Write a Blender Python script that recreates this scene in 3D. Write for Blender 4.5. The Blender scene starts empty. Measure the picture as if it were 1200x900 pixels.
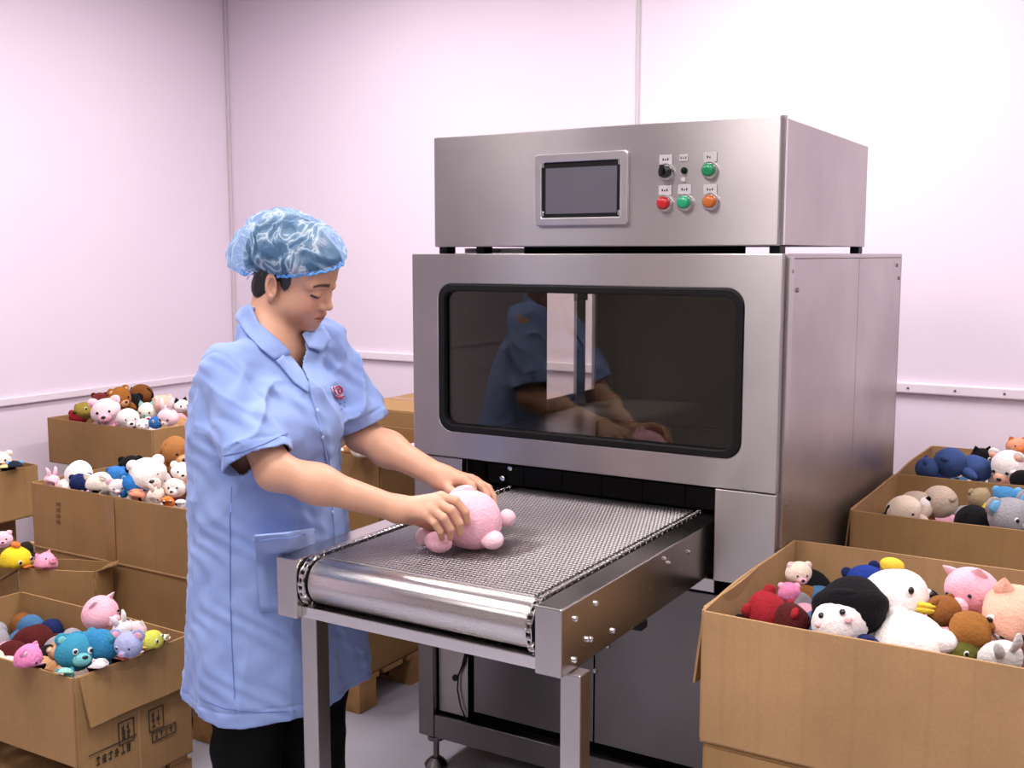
import bpy, math, random
import numpy as np
from mathutils import Vector, Matrix, Euler

scene = bpy.context.scene
COL = scene.collection
PI = math.pi
random.seed(7)

# ------------------------------------------------------------------ camera
CAM_H, F_PX, PITCH, YAW = 1.52, 1274.0, math.radians(6.8), math.radians(31.0)
cam_data = bpy.data.cameras.new('camera')
cam_data.sensor_width = 36.0
cam_data.lens = 36.0 * F_PX / 1200.0
cam_data.clip_start = 0.05
cam = bpy.data.objects.new('camera', cam_data)
COL.objects.link(cam)
cam.location = (0, 0, CAM_H)
cam.rotation_euler = (PI / 2 - PITCH, 0, YAW)
scene.camera = cam

# ------------------------------------------------------------------ world, exposure
world = bpy.data.worlds.new('world')
scene.world = world
world.use_nodes = True
world.node_tree.nodes['Background'].inputs[0].default_value = (0.9, 0.86, 0.92, 1)
world.node_tree.nodes['Background'].inputs[1].default_value = 0.05
scene.view_settings.view_transform = 'Standard'
scene.view_settings.look = 'None'
scene.view_settings.gamma = 1
scene.view_settings.use_curve_mapping = False
scene.view_settings.exposure = 0.0
LAMP_POWER = 45.0
LAMP_COLOR = (1.0, 0.94, 0.925)
# ceiling luminaires of the room: x, y, power factor
LAMPS = [(-2.65, 0.75, 0.36), (-1.40, 0.70, 0.85), (-0.1, 0.75, 0.50), (1.4, 0.75, 0.30),
         (-3.0, 2.9, 1.05), (-1.1, 3.1, 1.05), (1.2, 3.0, 0.72),
         (-1.2, -1.3, 0.42), (1.2, -1.3, 0.35)]

# ------------------------------------------------------------------ placement by measured rays
_F = np.array([-math.sin(YAW) * math.cos(PITCH), math.cos(YAW) * math.cos(PITCH), -math.sin(PITCH)])
_R = np.array([math.cos(YAW), math.sin(YAW), 0.0])
_U = np.cross(_R, _F)
_C = np.array([0, 0, CAM_H])
def ray(x, y): return _F + _R * (x - 600) / F_PX + _U * (450 - y) / F_PX
def onZ(x, y, z): d = ray(x, y); return _C + d * (z - _C[2]) / d[2]
def onY(x, y, Y): d = ray(x, y); return _C + d * Y / d[1]
def onX(x, y, X): d = ray(x, y); return _C + d * X / d[0]
def pt(x, y, depth): return _C + ray(x, y) * depth

# ------------------------------------------------------------------ materials
MATS = {}
def srgb(r, g, b):
    def c(v):
        v /= 255.0
        return v / 12.92 if v <= 0.04045 else ((v + 0.055) / 1.055) ** 2.4
    return (c(r), c(g), c(b), 1.0)

def new_mat(name):
    m = bpy.data.materials.new(name)
    m.use_nodes = True
    nt = m.node_tree
    return m, nt, nt.nodes['Principled BSDF']

def noise(nt, scale, detail=3, coord='Object', stretch=None, rough=0.55):
    tc = nt.nodes.new('ShaderNodeTexCoord')
    n = nt.nodes.new('ShaderNodeTexNoise')
    n.inputs['Scale'].default_value = scale
    n.inputs['Detail'].default_value = detail
    n.inputs['Roughness'].default_value = rough
    if stretch:
        mp = nt.nodes.new('ShaderNodeMapping')
        mp.inputs['Scale'].default_value = stretch
        nt.links.new(tc.outputs[coord], mp.inputs[0])
        nt.links.new(mp.outputs[0], n.inputs['Vector'])
    else:
        nt.links.new(tc.outputs[coord], n.inputs['Vector'])
    return n

def ramp(nt, src, stops):
    r = nt.nodes.new('ShaderNodeValToRGB')
    el = r.color_ramp.elements
    el[0].position, el[0].color = stops[0]
    el[1].position, el[1].color = stops[-1]
    for p, c in stops[1:-1]:
        e = el.new(p); e.color = c
    nt.links.new(src, r.inputs[0])
    return r

def bump(nt, b, src, strength, dist=0.002):
    n = nt.nodes.new('ShaderNodeBump')
    n.inputs['Strength'].default_value = strength
    n.inputs['Distance'].default_value = dist
    nt.links.new(src, n.inputs['Height'])
    nt.links.new(n.outputs[0], b.inputs['Normal'])
    return n

def shade(c, k): return (c[0] * k, c[1] * k, c[2] * k, 1)

def plain(name, col, rough=0.6, metal=0.0, spec=0.5, var=0.0, vscale=8):
    if name in MATS: return MATS[name]
    m, nt, b = new_mat(name)
    b.inputs['Roughness'].default_value = rough
    b.inputs['Metallic'].default_value = metal
    b.inputs['Specular IOR Level'].default_value = spec
    n = noise(nt, vscale)
    r = ramp(nt, n.outputs['Fac'], [(0.3, shade(col, 1 - var)), (0.7, shade(col, 1 + var))])
    nt.links.new(r.outputs[0], b.inputs['Base Color'])
    MATS[name] = m
    return m

def steel(name, col, rough=0.28, stretch=(3, 3, 90), aniso=0.0, bstr=0.012, var=0.12, axis='Z'):
    """brushed stainless steel: streaks of grain, cloudy wear"""
    m, nt, b = new_mat(name)
    b.inputs['Metallic'].default_value = 1.0
    g = noise(nt, 6, 4, stretch=stretch)
    cl = noise(nt, 2.2, 4)
    r = ramp(nt, cl.outputs['Fac'], [(0.3, shade(col, 1 - var)), (0.7, shade(col, 1 + var * 0.6))])
    nt.links.new(r.outputs[0], b.inputs['Base Color'])
    mth = nt.nodes.new('ShaderNodeMath'); mth.operation = 'MULTIPLY_ADD'
    mth.inputs[1].default_value = 0.07; mth.inputs[2].default_value = rough - 0.035
    nt.links.new(g.outputs['Fac'], mth.inputs[0])
    nt.links.new(mth.outputs[0], b.inputs['Roughness'])
    if aniso:
        b.inputs['Anisotropic'].default_value = aniso
        tg = nt.nodes.new('ShaderNodeTangent'); tg.direction_type = 'RADIAL'; tg.axis = axis
        nt.links.new(tg.outputs[0], b.inputs['Tangent'])
        b.inputs['Anisotropic Rotation'].default_value = 0.25
    MATS[name] = m
    return m

steel('steel_front', (0.46, 0.422, 0.427, 1), 0.38, (2, 2, 60), aniso=0.84, var=0.16)
steel('steel_side', (0.48, 0.445, 0.43, 1), 0.36, (40, 40, 3), var=0.22)
steel('steel_leg', (0.50, 0.47, 0.46, 1), 0.30, (120, 120, 3), var=0.15)
steel('steel_dark', (0.22, 0.205, 0.20, 1), 0.38, (60, 3, 2), var=0.25, aniso=0.7)
steel('steel_roller', (0.68, 0.64, 0.63, 1), 0.28, (2, 60, 60), aniso=0.85, var=0.06, axis='X')
plain('chamber_floor', (0.30, 0.28, 0.27, 1), 0.35, 0.6)
plain('legend_grey', (0.50, 0.47, 0.49, 1), 0.5)
steel('steel_rail', (0.55, 0.52, 0.51, 1), 0.26, (3, 3, 60), var=0.15)
steel('steel_bright', (0.74, 0.71, 0.70, 1), 0.20, (60, 3, 3), var=0.06)
steel('steel_belt', (0.34, 0.31, 0.32, 1), 0.40, (5, 5, 5), bstr=0.0)
steel('steel_bezel', (0.70, 0.66, 0.68, 1), 0.32, (5, 5, 5), bstr=0.0)
plain('black_rubber', (0.006, 0.006, 0.007, 1), 0.5, spec=0.2)
plain('recess_shade', (0.006, 0.0055, 0.0055, 1), 0.8, spec=0.05)  # near-black: the shade of unlit recesses put into the colour
plain('chamber_wall', (0.05, 0.046, 0.042, 1), 0.5, 0.3)
plain('screen_face', (0.105, 0.10, 0.125, 1), 0.35, var=0.03)
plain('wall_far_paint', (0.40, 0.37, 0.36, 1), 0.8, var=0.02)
plain('wall_paint', (0.73, 0.635, 0.74, 1), 0.75, var=0.012, vscale=1.5)
plain('trim_paint', (0.74, 0.66, 0.74, 1), 0.5, var=0.02)
plain('floor_epoxy', (0.37, 0.36, 0.42, 1), 0.42, var=0.09, vscale=3)
plain('ceiling_paint', (0.52, 0.49, 0.50, 1), 0.8, var=0.01)
plain('white_plastic', (0.72, 0.70, 0.70, 1), 0.4)
plain('chrome', (0.82, 0.80, 0.80, 1), 0.14, 1.0)
plain('ink', (0.045, 0.03, 0.02, 1), 0.7)
plain('pallet_wood', srgb(158, 118, 74), 0.75, var=0.3, vscale=14)

def cardboard(name, col):
    m, nt, b = new_mat(name)
    b.inputs['Roughness'].default_value = 0.8
    b.inputs['Specular IOR Level'].default_value = 0.25
    n = noise(nt, 5, 5)
    fine = noise(nt, 160, 2)
    r = ramp(nt, n.outputs['Fac'], [(0.25, shade(col, 0.84)), (0.75, shade(col, 1.12))])
    mx = nt.nodes.new('ShaderNodeMixRGB'); mx.blend_type = 'MULTIPLY'; mx.inputs[0].default_value = 0.25
    r2 = ramp(nt, fine.outputs['Fac'], [(0.3, (0.7, 0.7, 0.7, 1)), (0.7, (1, 1, 1, 1))])
    nt.links.new(r.outputs[0], mx.inputs[1]); nt.links.new(r2.outputs[0], mx.inputs[2])
    nt.links.new(mx.outputs[0], b.inputs['Base Color'])
    # flutes of the corrugation pressing through the liner
    tc = nt.nodes.new('ShaderNodeTexCoord')
    dt = nt.nodes.new('ShaderNodeVectorMath'); dt.operation = 'DOT_PRODUCT'; dt.inputs[1].default_value = (1.0, 1.0, 0.0)
    nt.links.new(tc.outputs['Object'], dt.inputs[0])
    w = nt.nodes.new('ShaderNodeTexNoise'); w.noise_dimensions = '1D'; w.inputs['Scale'].default_value = 55; w.inputs['Detail'].default_value = 2
    nt.links.new(dt.outputs['Value'], w.inputs['W'])
    r3 = ramp(nt, w.outputs['Fac'], [(0.32, (.84, .83, .82, 1)), (0.42, (1, 1, 1, 1)), (0.7, (1.04, 1.04, 1.04, 1))])
    m3 = nt.nodes.new('ShaderNodeMixRGB'); m3.blend_type = 'MULTIPLY'; m3.inputs[0].default_value = 0.28
    nt.links.new(mx.outputs[0], m3.inputs[1]); nt.links.new(r3.outputs[0], m3.inputs[2]); nt.links.new(m3.outputs[0], b.inputs['Base Color'])
    ad = nt.nodes.new('ShaderNodeMath'); ad.operation = 'MULTIPLY_ADD'; ad.inputs[1].default_value = 0.25
    nt.links.new(w.outputs['Fac'], ad.inputs[0]); nt.links.new(n.outputs['Fac'], ad.inputs[2])
    bump(nt, b, ad.outputs[0], 0.25, 0.004)
    MATS[name] = m
    return m
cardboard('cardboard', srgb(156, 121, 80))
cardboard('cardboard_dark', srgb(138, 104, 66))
cardboard('cardboard_pale', srgb(170, 134, 94))
plain('tape', srgb(146, 108, 66), 0.3, var=0.08)

def emis(name, col, strength):
    m, nt, b = new_mat(name)
    b.inputs['Base Color'].default_value = col
    b.inputs['Emission Color'].default_value = col
    b.inputs['Emission Strength'].default_value = strength
    MATS[name] = m
    return m
emis('lamp_diffuser', (1.0, 0.95, 0.92, 1), 6.0)

def glass_mat(name, tint):
    m, nt, b = new_mat(name)
    out = nt.nodes['Material Output']
    nt.nodes.remove(b)
    tr = nt.nodes.new('ShaderNodeBsdfTransparent'); tr.inputs[0].default_value = tint
    gl = nt.nodes.new('ShaderNodeBsdfGlossy'); gl.inputs['Roughness'].default_value = 0.015
    gl.inputs[0].default_value = (0.95, 0.93, 0.86, 1)
    fr = nt.nodes.new('ShaderNodeFresnel'); fr.inputs[0].default_value = 1.55
    mx = nt.nodes.new('ShaderNodeMixShader')
    nt.links.new(fr.outputs[0], mx.inputs[0]); nt.links.new(tr.outputs[0], mx.inputs[1]); nt.links.new(gl.outputs[0], mx.inputs[2])
    nt.links.new(mx.outputs[0], out.inputs[0])
    MATS[name] = m
glass_mat('window_glass', (0.72, 0.70, 0.66, 1))

def plush(col, key=None):
    """short-pile plush fabric of one colour"""
    key = key or 'plush_%03d_%03d_%03d' % tuple(col[:3])
    if key in MATS: return MATS[key]
    c = srgb(*col)
    m, nt, b = new_mat(key)
    b.inputs['Roughness'].default_value = 0.95
    b.inputs['Specular IOR Level'].default_value = 0.1
    b.inputs['Sheen Weight'].default_value = 0.35
    b.inputs['Sheen Roughness'].default_value = 0.5
    b.inputs['Sheen Tint'].default_value = (min(1, c[0] * 1.3 + .05), min(1, c[1] * 1.3 + .05), min(1, c[2] * 1.3 + .05), 1)
    n = noise(nt, 150, 3); n2 = noise(nt, 25, 3)
    r = ramp(nt, n2.outputs['Fac'], [(0.3, shade(c, 0.88)), (0.7, shade(c, 1.08))])
    nt.links.new(r.outputs[0], b.inputs['Base Color'])
    bump(nt, b, n.outputs['Fac'], 0.85, 0.004)
    MATS[key] = m
    return m
plain('eye_black', (0.006, 0.006, 0.006, 1), 0.12)
plain('eye_white', (0.78, 0.76, 0.74, 1), 0.3)

# ------------------------------------------------------------------ mesh helpers
def link(o, parent=None):
    COL.objects.link(o)
    if parent is not None: o.parent = parent
    return o

def empty(name, loc=(0, 0, 0), rot=None):
    o = bpy.data.objects.new(name, None)
    o.empty_display_size = 0.05
    o.location = loc
    if rot is not None: o.rotation_euler = rot
    COL.objects.link(o)
    return o

def tag(o, label=None, cat=None, group=None, kind=None):
    if label: o['label'] = label
    if cat: o['category'] = cat
    if group: o['group'] = group
    if kind: o['kind'] = kind
    return o

def mesh_np(name, V, Fq, smooth=True):
    me = bpy.data.meshes.new(name)
    V = np.asarray(V, np.float32); Fq = np.asarray(Fq, np.int32)
    me.vertices.add(len(V)); me.vertices.foreach_set('co', V.ravel())
    k = Fq.shape[1]
    me.loops.add(Fq.size); me.loops.foreach_set('vertex_index', Fq.ravel())
    me.polygons.add(len(Fq))
    me.polygons.foreach_set('loop_start', np.arange(len(Fq), dtype=np.int32) * k)
    me.polygons.foreach_set('loop_total', np.full(len(Fq), k, np.int32))
    me.polygons.foreach_set('use_smooth', np.full(len(Fq), smooth))
    me.update(calc_edges=True)
    return me

def root_loc(o):
    while o is not None and o.parent is not None: o = o.parent
    return Vector(o.location) if o is not None else Vector((0, 0, 0))

class MB:
    """collects shapes in world coordinates; build() links them as one mesh object"""
    def __init__(s): s.v, s.f = [], []
    def add(s, vs, fs):
        b = len(s.v); s.v += [tuple(p) for p in vs]; s.f += [tuple(i + b for i in f) for f in fs]; return s
    def box(s, x0, x1, y0, y1, z0, z1):
        return s.add([(x0, y0, z0), (x1, y0, z0), (x1, y1, z0), (x0, y1, z0), (x0, y0, z1), (x1, y0, z1), (x1, y1, z1), (x0, y1, z1)],
                     [(0, 3, 2, 1), (4, 5, 6, 7), (0, 1, 5, 4), (1, 2, 6, 5), (2, 3, 7, 6), (3, 0, 4, 7)])
    def slab(s, p, u, v, n, t):
        """parallelogram p + u, v with thickness t along n (centred on the sheet)"""
        p, u, v, n = map(Vector, (p, u, v, n)); n = n.normalized() * (t / 2)
        q = [p, p + u, p + u + v, p + v]
        return s.add([a - n for a in q] + [a + n for a in q],
                     [(0, 3, 2, 1), (4, 5, 6, 7), (0, 1, 5, 4), (1, 2, 6, 5), (2, 3, 7, 6), (3, 0, 4, 7)])
    def tube(s, pts, r, n=10, cap=True):
        pts = [Vector(p) for p in pts]; rs = r if isinstance(r, (list, tuple)) else [r] * len(pts)
        ring = []; up = None
        for i, p in enumerate(pts):
            d = (pts[min(i + 1, len(pts) - 1)] - pts[max(i - 1, 0)]).normalized()
            if up is None:
                up = d.orthogonal().normalized()
            else:
                up = (up - d * up.dot(d)).normalized()
            w = d.cross(up)
            ring.append([p + (up * math.cos(2 * PI * k / n) + w * math.sin(2 * PI * k / n)) * rs[i] for k in range(n)])
        vs = [q for rg in ring for q in rg]
        fs = [(i * n + k, i * n + (k + 1) % n, (i + 1) * n + (k + 1) % n, (i + 1) * n + k) for i in range(len(pts) - 1) for k in range(n)]
        if cap: fs += [tuple(range(n))[::-1], tuple((len(pts) - 1) * n + k for k in range(n))]
        return s.add(vs, fs)
    def lathe(s, c, axis, prof, n=20):
        """profile [(distance along axis, radius)] turned about axis through c"""
        c = Vector(c); a = Vector(axis).normalized()
        return s.tube([c + a * t for t, _ in prof], [max(q, 1e-4) for _, q in prof], n) if len(set(t for t, _ in prof)) == len(prof) else s._lathe(c, a, prof, n)
    def _lathe(s, c, a, prof, n):
        up = a.orthogonal().normalized(); w = a.cross(up)
        vs = [c + a * t + (up * math.cos(2 * PI * k / n) + w * math.sin(2 * PI * k / n)) * max(q, 1e-4) for t, q in prof for k in range(n)]
        fs = [(i * n + k, i * n + (k + 1) % n, (i + 1) * n + (k + 1) % n, (i + 1) * n + k) for i in range(len(prof) - 1) for k in range(n)]
        fs += [tuple(range(n))[::-1], tuple((len(prof) - 1) * n + k for k in range(n))]
        return s.add(vs, fs)
    def ring_prism(s, outer, inner, y0, y1):
        """frame between two closed outlines (same count) given as (x, z), from y0 to y1"""
        n = len(outer)
        vs = [(x, y, z) for y in (y0, y1) for o in (outer, inner) for x, z in o]
        fs = []
        for k in range(n):
            j = (k + 1) % n
            fs += [(k, j, n + j, n + k), (2 * n + k, 3 * n + k, 3 * n + j, 2 * n + j), (k, 2 * n + k, 2 * n + j, j), (n + k, n + j, 3 * n + j, 3 * n + k)]
        return s.add(vs, fs)
    def build(s, name, mat, parent=None, bevel=0.0, smooth=False, seg=2):
        off = root_loc(parent)
        me = bpy.data.meshes.new(name)
        me.from_pydata([(x - off.x, y - off.y, z - off.z) for x, y, z in s.v], [], s.f)
        if smooth: me.polygons.foreach_set('use_smooth', [True] * len(me.polygons))
        me.materials.append(MATS[mat] if isinstance(mat, str) else mat)
        me.update()
        o = bpy.data.objects.new(name, me)
        link(o, parent)
        if smooth:
            me.set_sharp_from_angle(angle=math.radians(40))
        if bevel:
            md = o.modifiers.new('bevel', 'BEVEL'); md.width = bevel; md.segments = seg; md.limit_method = 'ANGLE'
        return o

def rrect(x0, x1, z0, z1, r, n=6):
    out = []
    for cx, cz, a0 in ((x1 - r, z1 - r, 0), (x0 + r, z1 - r, 90), (x0 + r, z0 + r, 180), (x1 - r, z0 + r, 270)):
        for k in range(n + 1):
            a = math.radians(a0 + 90 * k / n); out.append((cx + r * math.cos(a), cz + r * math.sin(a)))
    return out
def rect_like(x0, x1, z0, z1, ref):
    """outline on the rectangle matching each point of a rounded outline (radially)"""
    cx, cz = (x0 + x1) / 2, (z0 + z1) / 2; out = []
    rx0, rx1 = min(p[0] for p in ref), max(p[0] for p in ref); rz0, rz1 = min(p[1] for p in ref), max(p[1] for p in ref)
    m = len(ref) // 4
    for i, (x, z) in enumerate(ref):
        q = i // m; k = i % m; h = (m - 1) / 2
        sx = x1 if q in (0, 3) else x0; sz = z1 if q in (0, 1) else z0
        # half of each corner's points run along one side, half along the other
        if q in (0, 2):
            first_side = True
        first = k < h; mid = abs(k - h) < 1e-6
        if mid: out.append((sx, sz))
        elif q == 0: out.append((sx, z) if first else (x, sz))
        elif q == 1: out.append((x, sz) if first else (sx, z))
        elif q == 2: out.append((sx, z) if first else (x, sz))
        else: out.append((x, sz) if first else (sx, z))
    return out

# ================================================================== THE ROOM
XL, XR, YB, YN, ZC = -4.45, 2.7, 4.4, -2.6, 3.05
def struct(o): o['kind'] = 'structure'; return o
struct(MB().box(XL - .1, XR + .1, YN - .1, YB + .1, -0.1, 0).build('floor', 'floor_epoxy'))
struct(MB().box(XL - .1, XR + .1, YN - .1, YB + .1, ZC, ZC + .1).build('ceiling', 'ceiling_paint'))
struct(MB().box(XL - .1, XR + .1, YB, YB + .1, 0, ZC).build('wall_back', 'wall_paint'))
struct(MB().box(XL - .1, XL, YN, YB, 0, ZC).build('wall_left', 'wall_paint'))
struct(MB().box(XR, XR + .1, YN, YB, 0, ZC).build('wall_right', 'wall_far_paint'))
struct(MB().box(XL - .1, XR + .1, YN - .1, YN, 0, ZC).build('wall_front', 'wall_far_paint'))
# chair-rail ducts, corner strip and the joint cover on the back wall
zt = onY(1130, 455, YB)[2]
t1 = struct(MB().box(XL, XR, YB - .022, YB, zt - .03, zt + .012).build('trim_1', 'trim_paint', bevel=.006))
for x in (1178, 1120, 1065): 
    p = onY(x, 461, YB)
    MB().lathe((p[0], YB - .022, zt - .01), (0, -1, 0), [(0, .005), (.003, .004)], 10).build('screw', 'steel_dark', t1)
zl = onX(180, 447, XL)[2]
struct(MB().box(XL, XL + .02, YN, YB - .022, zl - .026, zl + .010).build('trim_2', 'trim_paint', bevel=.005))
xj = onY(748, 70, YB)[0]
struct(MB().box(xj - .009, xj + .009, YB - .008, YB, zt + .012, ZC).build('trim_3', plain('joint_paint', (0.50, 0.46, 0.50, 1), 0.5), bevel=.003))
struct(MB().box(XL, XL + .018, YB - .018, YB, zt + .012, ZC).build('trim_4', plain('corner_paint', (0.56, 0.50, 0.55, 1), 0.5), bevel=.004))
for i, (a, b) in enumerate([((XL, XL + .012, YN, YB), 'left'), ((XL, XR, YB - .012, YB), 'back')]):
    struct(MB().box(*a, 0, .09).build('baseboard_' + b, 'trim_paint'))

# ceiling luminaires (above the frame), each with its own light
def ceiling_lamp(x, y, k, label):
    t = empty('ceiling_lamp', (x, y, ZC - .08)); tag(t, label, 'lamp', 'ceiling luminaires')
    w, l = .15, .62
    MB().box(x - w - .02, x + w + .02, y - l - .02, y + l + .02, ZC - .06, ZC - .001).build('housing', 'white_plastic', t, bevel=.006)
    MB().box(x - w, x + w, y - l, y + l, ZC - .075, ZC - .06).build('diffuser', 'lamp_diffuser', t, bevel=.004)
    ld = bpy.data.lights.new('ceiling_lamp_light', 'AREA'); ld.shape = 'RECTANGLE'; ld.size = 2 * w; ld.size_y = 2 * l
    ld.energy = LAMP_POWER * k; ld.color = LAMP_COLOR
    lo = bpy.data.objects.new('lamp_light', ld); link(lo, t); lo.location = (0, 0, -.004)
for (x, y, k), lb in zip(LAMPS, ['over the stacked cartons on the left', 'before the steel machine', 'near the camera', 'on the right near the camera',
                                 'in the back left corner', 'above the steel machine', 'in the back right corner', 'behind the camera on the left', 'behind the camera on the right']):
    ceiling_lamp(x, y, k, 'white ceiling luminaire with flat diffuser ' + lb)

# ================================================================== THE MACHINE
MX0, MX1, MY0, MY1 = -1.832, -0.765, 2.5, 3.80
ZS, ZT = 0.952, 1.522         # seam under the hood, top of the hood
ma = empty('inspection_machine', ((MX0 + MX1) / 2, (MY0 + MY1) / 2, 0))
tag(ma, 'tall stainless steel machine with dark front window and control cabinet on top', 'machine')

# hood: front frame with rounded window, sides, top
hood = MB()
win = rrect(-1.742, -0.860, 1.027, 1.439, .042)
hood.ring_prism(rect_like(MX0, MX1 - .004, ZS, ZT, win), win, MY0, MY0 + .028)
fr = hood.build('hood_front', 'steel_front', ma, bevel=.003)
gas_in = rrect(-1.742 + .020, -0.860 - .020, 1.027 + .020, 1.439 - .020, .030)
MB().ring_prism([(x * 1, z) for x, z in win], gas_in, MY0 - .004, MY0 + .03).build('window_gasket', 'black_rubber', fr, bevel=.004)
MB().box(-1.735, -0.867, MY0 + .012, MY0 + .017, 1.034, 1.432).build('window_pane', 'window_glass', fr)
# hood shell
yA, yB_ = onX(641, 420, MX0 + .02)[1], onX(699, 420, MX0 + .02)[1]
s = MB()
s.box(MX0, MX0 + .012, MY0 + .028, yA, ZS, ZT).box(MX0, MX0 + .012, yB_, MY1, ZS, ZT)
s.box(MX0, MX0 + .012, yA, yB_, ZS, 1.02).box(MX0, MX0 + .012, yA, yB_, 1.46, ZT)
s.build('side_panel', 'steel_side', ma)
MB().box(MX0, MX1, MY0 + .028, MY1, ZT - .012, ZT).build('hood_top', 'steel_front', ma, bevel=.002)
MB().box(MX0, MX1, MY1 - .012, MY1, .12, ZT - .012).build('back_panel', 'steel_side', ma)
# right flank: front corner strip, two sheets with a seam
ysm = onX(1003, 420, MX1)[1]
sp = MB().box(MX1 - .016, MX1, MY0 + .075, ysm - .002, .12, ZT - .013).build('side_panel', 'steel_side', ma, bevel=.0015)
MB().box(MX1 - .016, MX1, ysm + .002, MY1 - .013, .12, ZT - .013).build('side_panel', 'steel_side', ma, bevel=.0015)
MB().box(MX1 - .012, MX1 + .003, MY0 + .030, MY0 + .072, .12, ZT - .006).build('corner_strip', 'steel_leg', ma, bevel=.003)
for x, y in ((934, 340), (1053, 326), (1051, 311), (928, 318), (921, 591)):
    p = onX(x, y, MX1)
    MB().lathe((MX1, p[1], p[2]), (1, 0, 0), [(0, .006), (.004, .005)], 10).build('bolt', 'steel_dark', sp)
# chamber seen through the pane
ch = MB()
ch.box(MX0 + .014, MX1 - .03, 3.765, 3.785, .975, 1.50)
ch.box(MX1 - .05, MX1 - .03, MY0 + .04, 3.765, .975, 1.50)
ch.box(MX0 + .014, MX1 - .03, MY0 + .04, 3.785, 1.49, 1.508)
ch.box(MX0 + .014, MX0 + .02, MY0 + .04, yA, .975, 1.50).box(MX0 + .014, MX0 + .02, yB_, 3.765, .975, 1.50)
chamber = ch.build('chamber', 'chamber_wall', ma)
MB().box(MX0 + .014, MX1 - .05, MY0 + .04, 3.785, .957, .975).build('chamber_floor', 'chamber_floor', chamber)
y1, y2 = onX(675, 420, MX0 + .03)[1], onX(685, 420, MX0 + .03)[1]
MB().box(MX0 + .02, MX0 + .034, y1, y2, .98, 1.49).build('guide_rail', 'steel_rail', chamber, bevel=.002)
MB().box(MX0 + .021, MX0 + .037, y1 - .004, y2 + .01, 1.355, 1.40).build('guide_bracket', 'steel_dark', chamber, bevel=.002)
ra, rb = onY(700, 492, 2.72), onY(862, 506, 2.72)
MB().tube([(ra[0], 2.72, .98), (ra[0], 2.72, ra[2] - .008), (ra[0] + .008, 2.72, ra[2]), (rb[0] + .04, 2.72, rb[2])], .0045, 8).build('product_rail', 'steel_bright', chamber, smooth=True)
MB().box(-1.16, -0.86, 2.545, 2.68, .976, .984).build('drip_tray', 'chamber_floor', chamber, bevel=.003)
MB().box(-1.02, -0.94, 2.585, 2.60, .985, .992).build('tray_handle', 'steel_bright', chamber, bevel=.003)

# entry opening under the hood
OX0, OX1 = -1.668, -0.922
ZP = 0.717
MB().box(MX0, OX0, MY0 + .002, MY0 + .03, ZP, ZS - .003).box(OX0 - .012, OX0, MY0 + .03, 2.72, ZP, ZS - .003).box(MX0, MX0 + .012, MY0 + .03, MY1, .12, ZS - .002).build('entry_post', 'steel_front', ma, bevel=.002)
MB().box(OX1, MX1 - .004, MY0 + .002, MY0 + .03, ZP, ZS - .003).box(OX1, OX1 + .012, MY0 + .03, 2.72, ZP, ZS - .003).build('entry_post', 'steel_front', ma, bevel=.002)
tun = MB().box(OX0, OX1, 2.72, 2.74, .5, ZS - .004).box(OX0, OX1, MY0 + .03, 2.74, ZS - .012, ZS - .004).build('entry_tunnel', 'recess_shade', ma)
for k in range(6):
    x0 = OX0 + .004 + k * (OX1 - OX0 - .008) / 6
    MB().box(x0, x0 + (OX1 - OX0 - .008) / 6 - .003, 2.632, 2.637, .862, ZS - .012).build('curtain_strip', 'black_rubber', tun)
for x, y in ((590, 560), (599, 548), (831, 625)):
    p = onY(x, y, 2.56)
    MB().lathe((p[0], 2.56, p[2]), (0, -1, 0), [(-.02, .004), (0, .004), (.001, .008), (.008, .008), (.010, .005)], 10).build('bolt', 'chrome', tun)

# base: frame of square tube, skirt panels, levelling feet
fb = MB()
fb.box(MX0 + .004, MX0 + .058, MY0 + .004, MY0 + .058, .105, ZP - .004)
fb.box(MX0 + .058, MX1 - .004, MY0 + .006, MY0 + .05, .105, .175)
fb.box(MX1 - .06, MX1 - .012, MY0 + .006, MY0 + .028, .175, ZP - .004)
fb.build('base_frame', 'steel_dark', ma, bevel=.003)
MB().box(MX0 + .014, MX0 + .058, MY1 - .06, MY1 - .014, .105, .6).build('rear_post', 'steel_dark', ma)
xg = onY(549, 800, MY0 + .03)[0]; xh = onY(556, 800, MY0 + .03)[0]
x9 = onY(690, 800, MY0 + .03)[0]
for a, b, z0, z1, m in ((MX0 + .062, xg, .182, ZP - .006, 'steel_side'), (xh, -1.262, .205, ZP - .006, 'steel_dark'), (-1.258, MX1 - .064, .205, .672, 'steel_dark')):
    MB().box(a, b, MY0 + .026, MY0 + .036, z0, z1).build('skirt_panel', m, ma, bevel=.002)
MB().box(-1.258, OX1 - .004, MY0 + .024, MY0 + .036, .678, ZP - .004).build('skirt_rail', 'steel_rail', ma, bevel=.002)
MB().box(MX0 + .058, MX1 - .06, MY0 + .06, MY0 + .07, .12, ZP - .01).build('skirt_gap_shade', 'recess_shade', ma)  # near-black sheet paints the shade behind the panel gaps
for x, y in ((MX0 + .045, MY0 + .035), (MX1 - .06, MY0 + .05), (MX0 + .045, MY1 - .05), (MX1 - .06, MY1 - .05)):
    MB().lathe((x, y, 0), (0, 0, 1), [(0, .034), (.010, .036), (.018, .030), (.030, .016), (.0301, .009), (.088, .009), (.0881, .026), (.100, .026), (.1001, .011), (.125, .011)], 16).build('levelling_foot', 'steel_dark', ma, smooth=True)
c = [onY(x, y, MY0 + .018) for x, y in ((548, 752), (547, 765), (543, 778), (537, 792), (536, 808), (540, 828), (547, 845))]
cb = MB().tube(c, [.004, .005, .004, .0025, .0022, .0022, .0022], 8).build('sensor_cable', 'black_rubber', ma, smooth=True)
MB().tube([c[1], c[2]], [.007, .005], 10).build('plug', 'black_rubber', cb, smooth=True)
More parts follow.
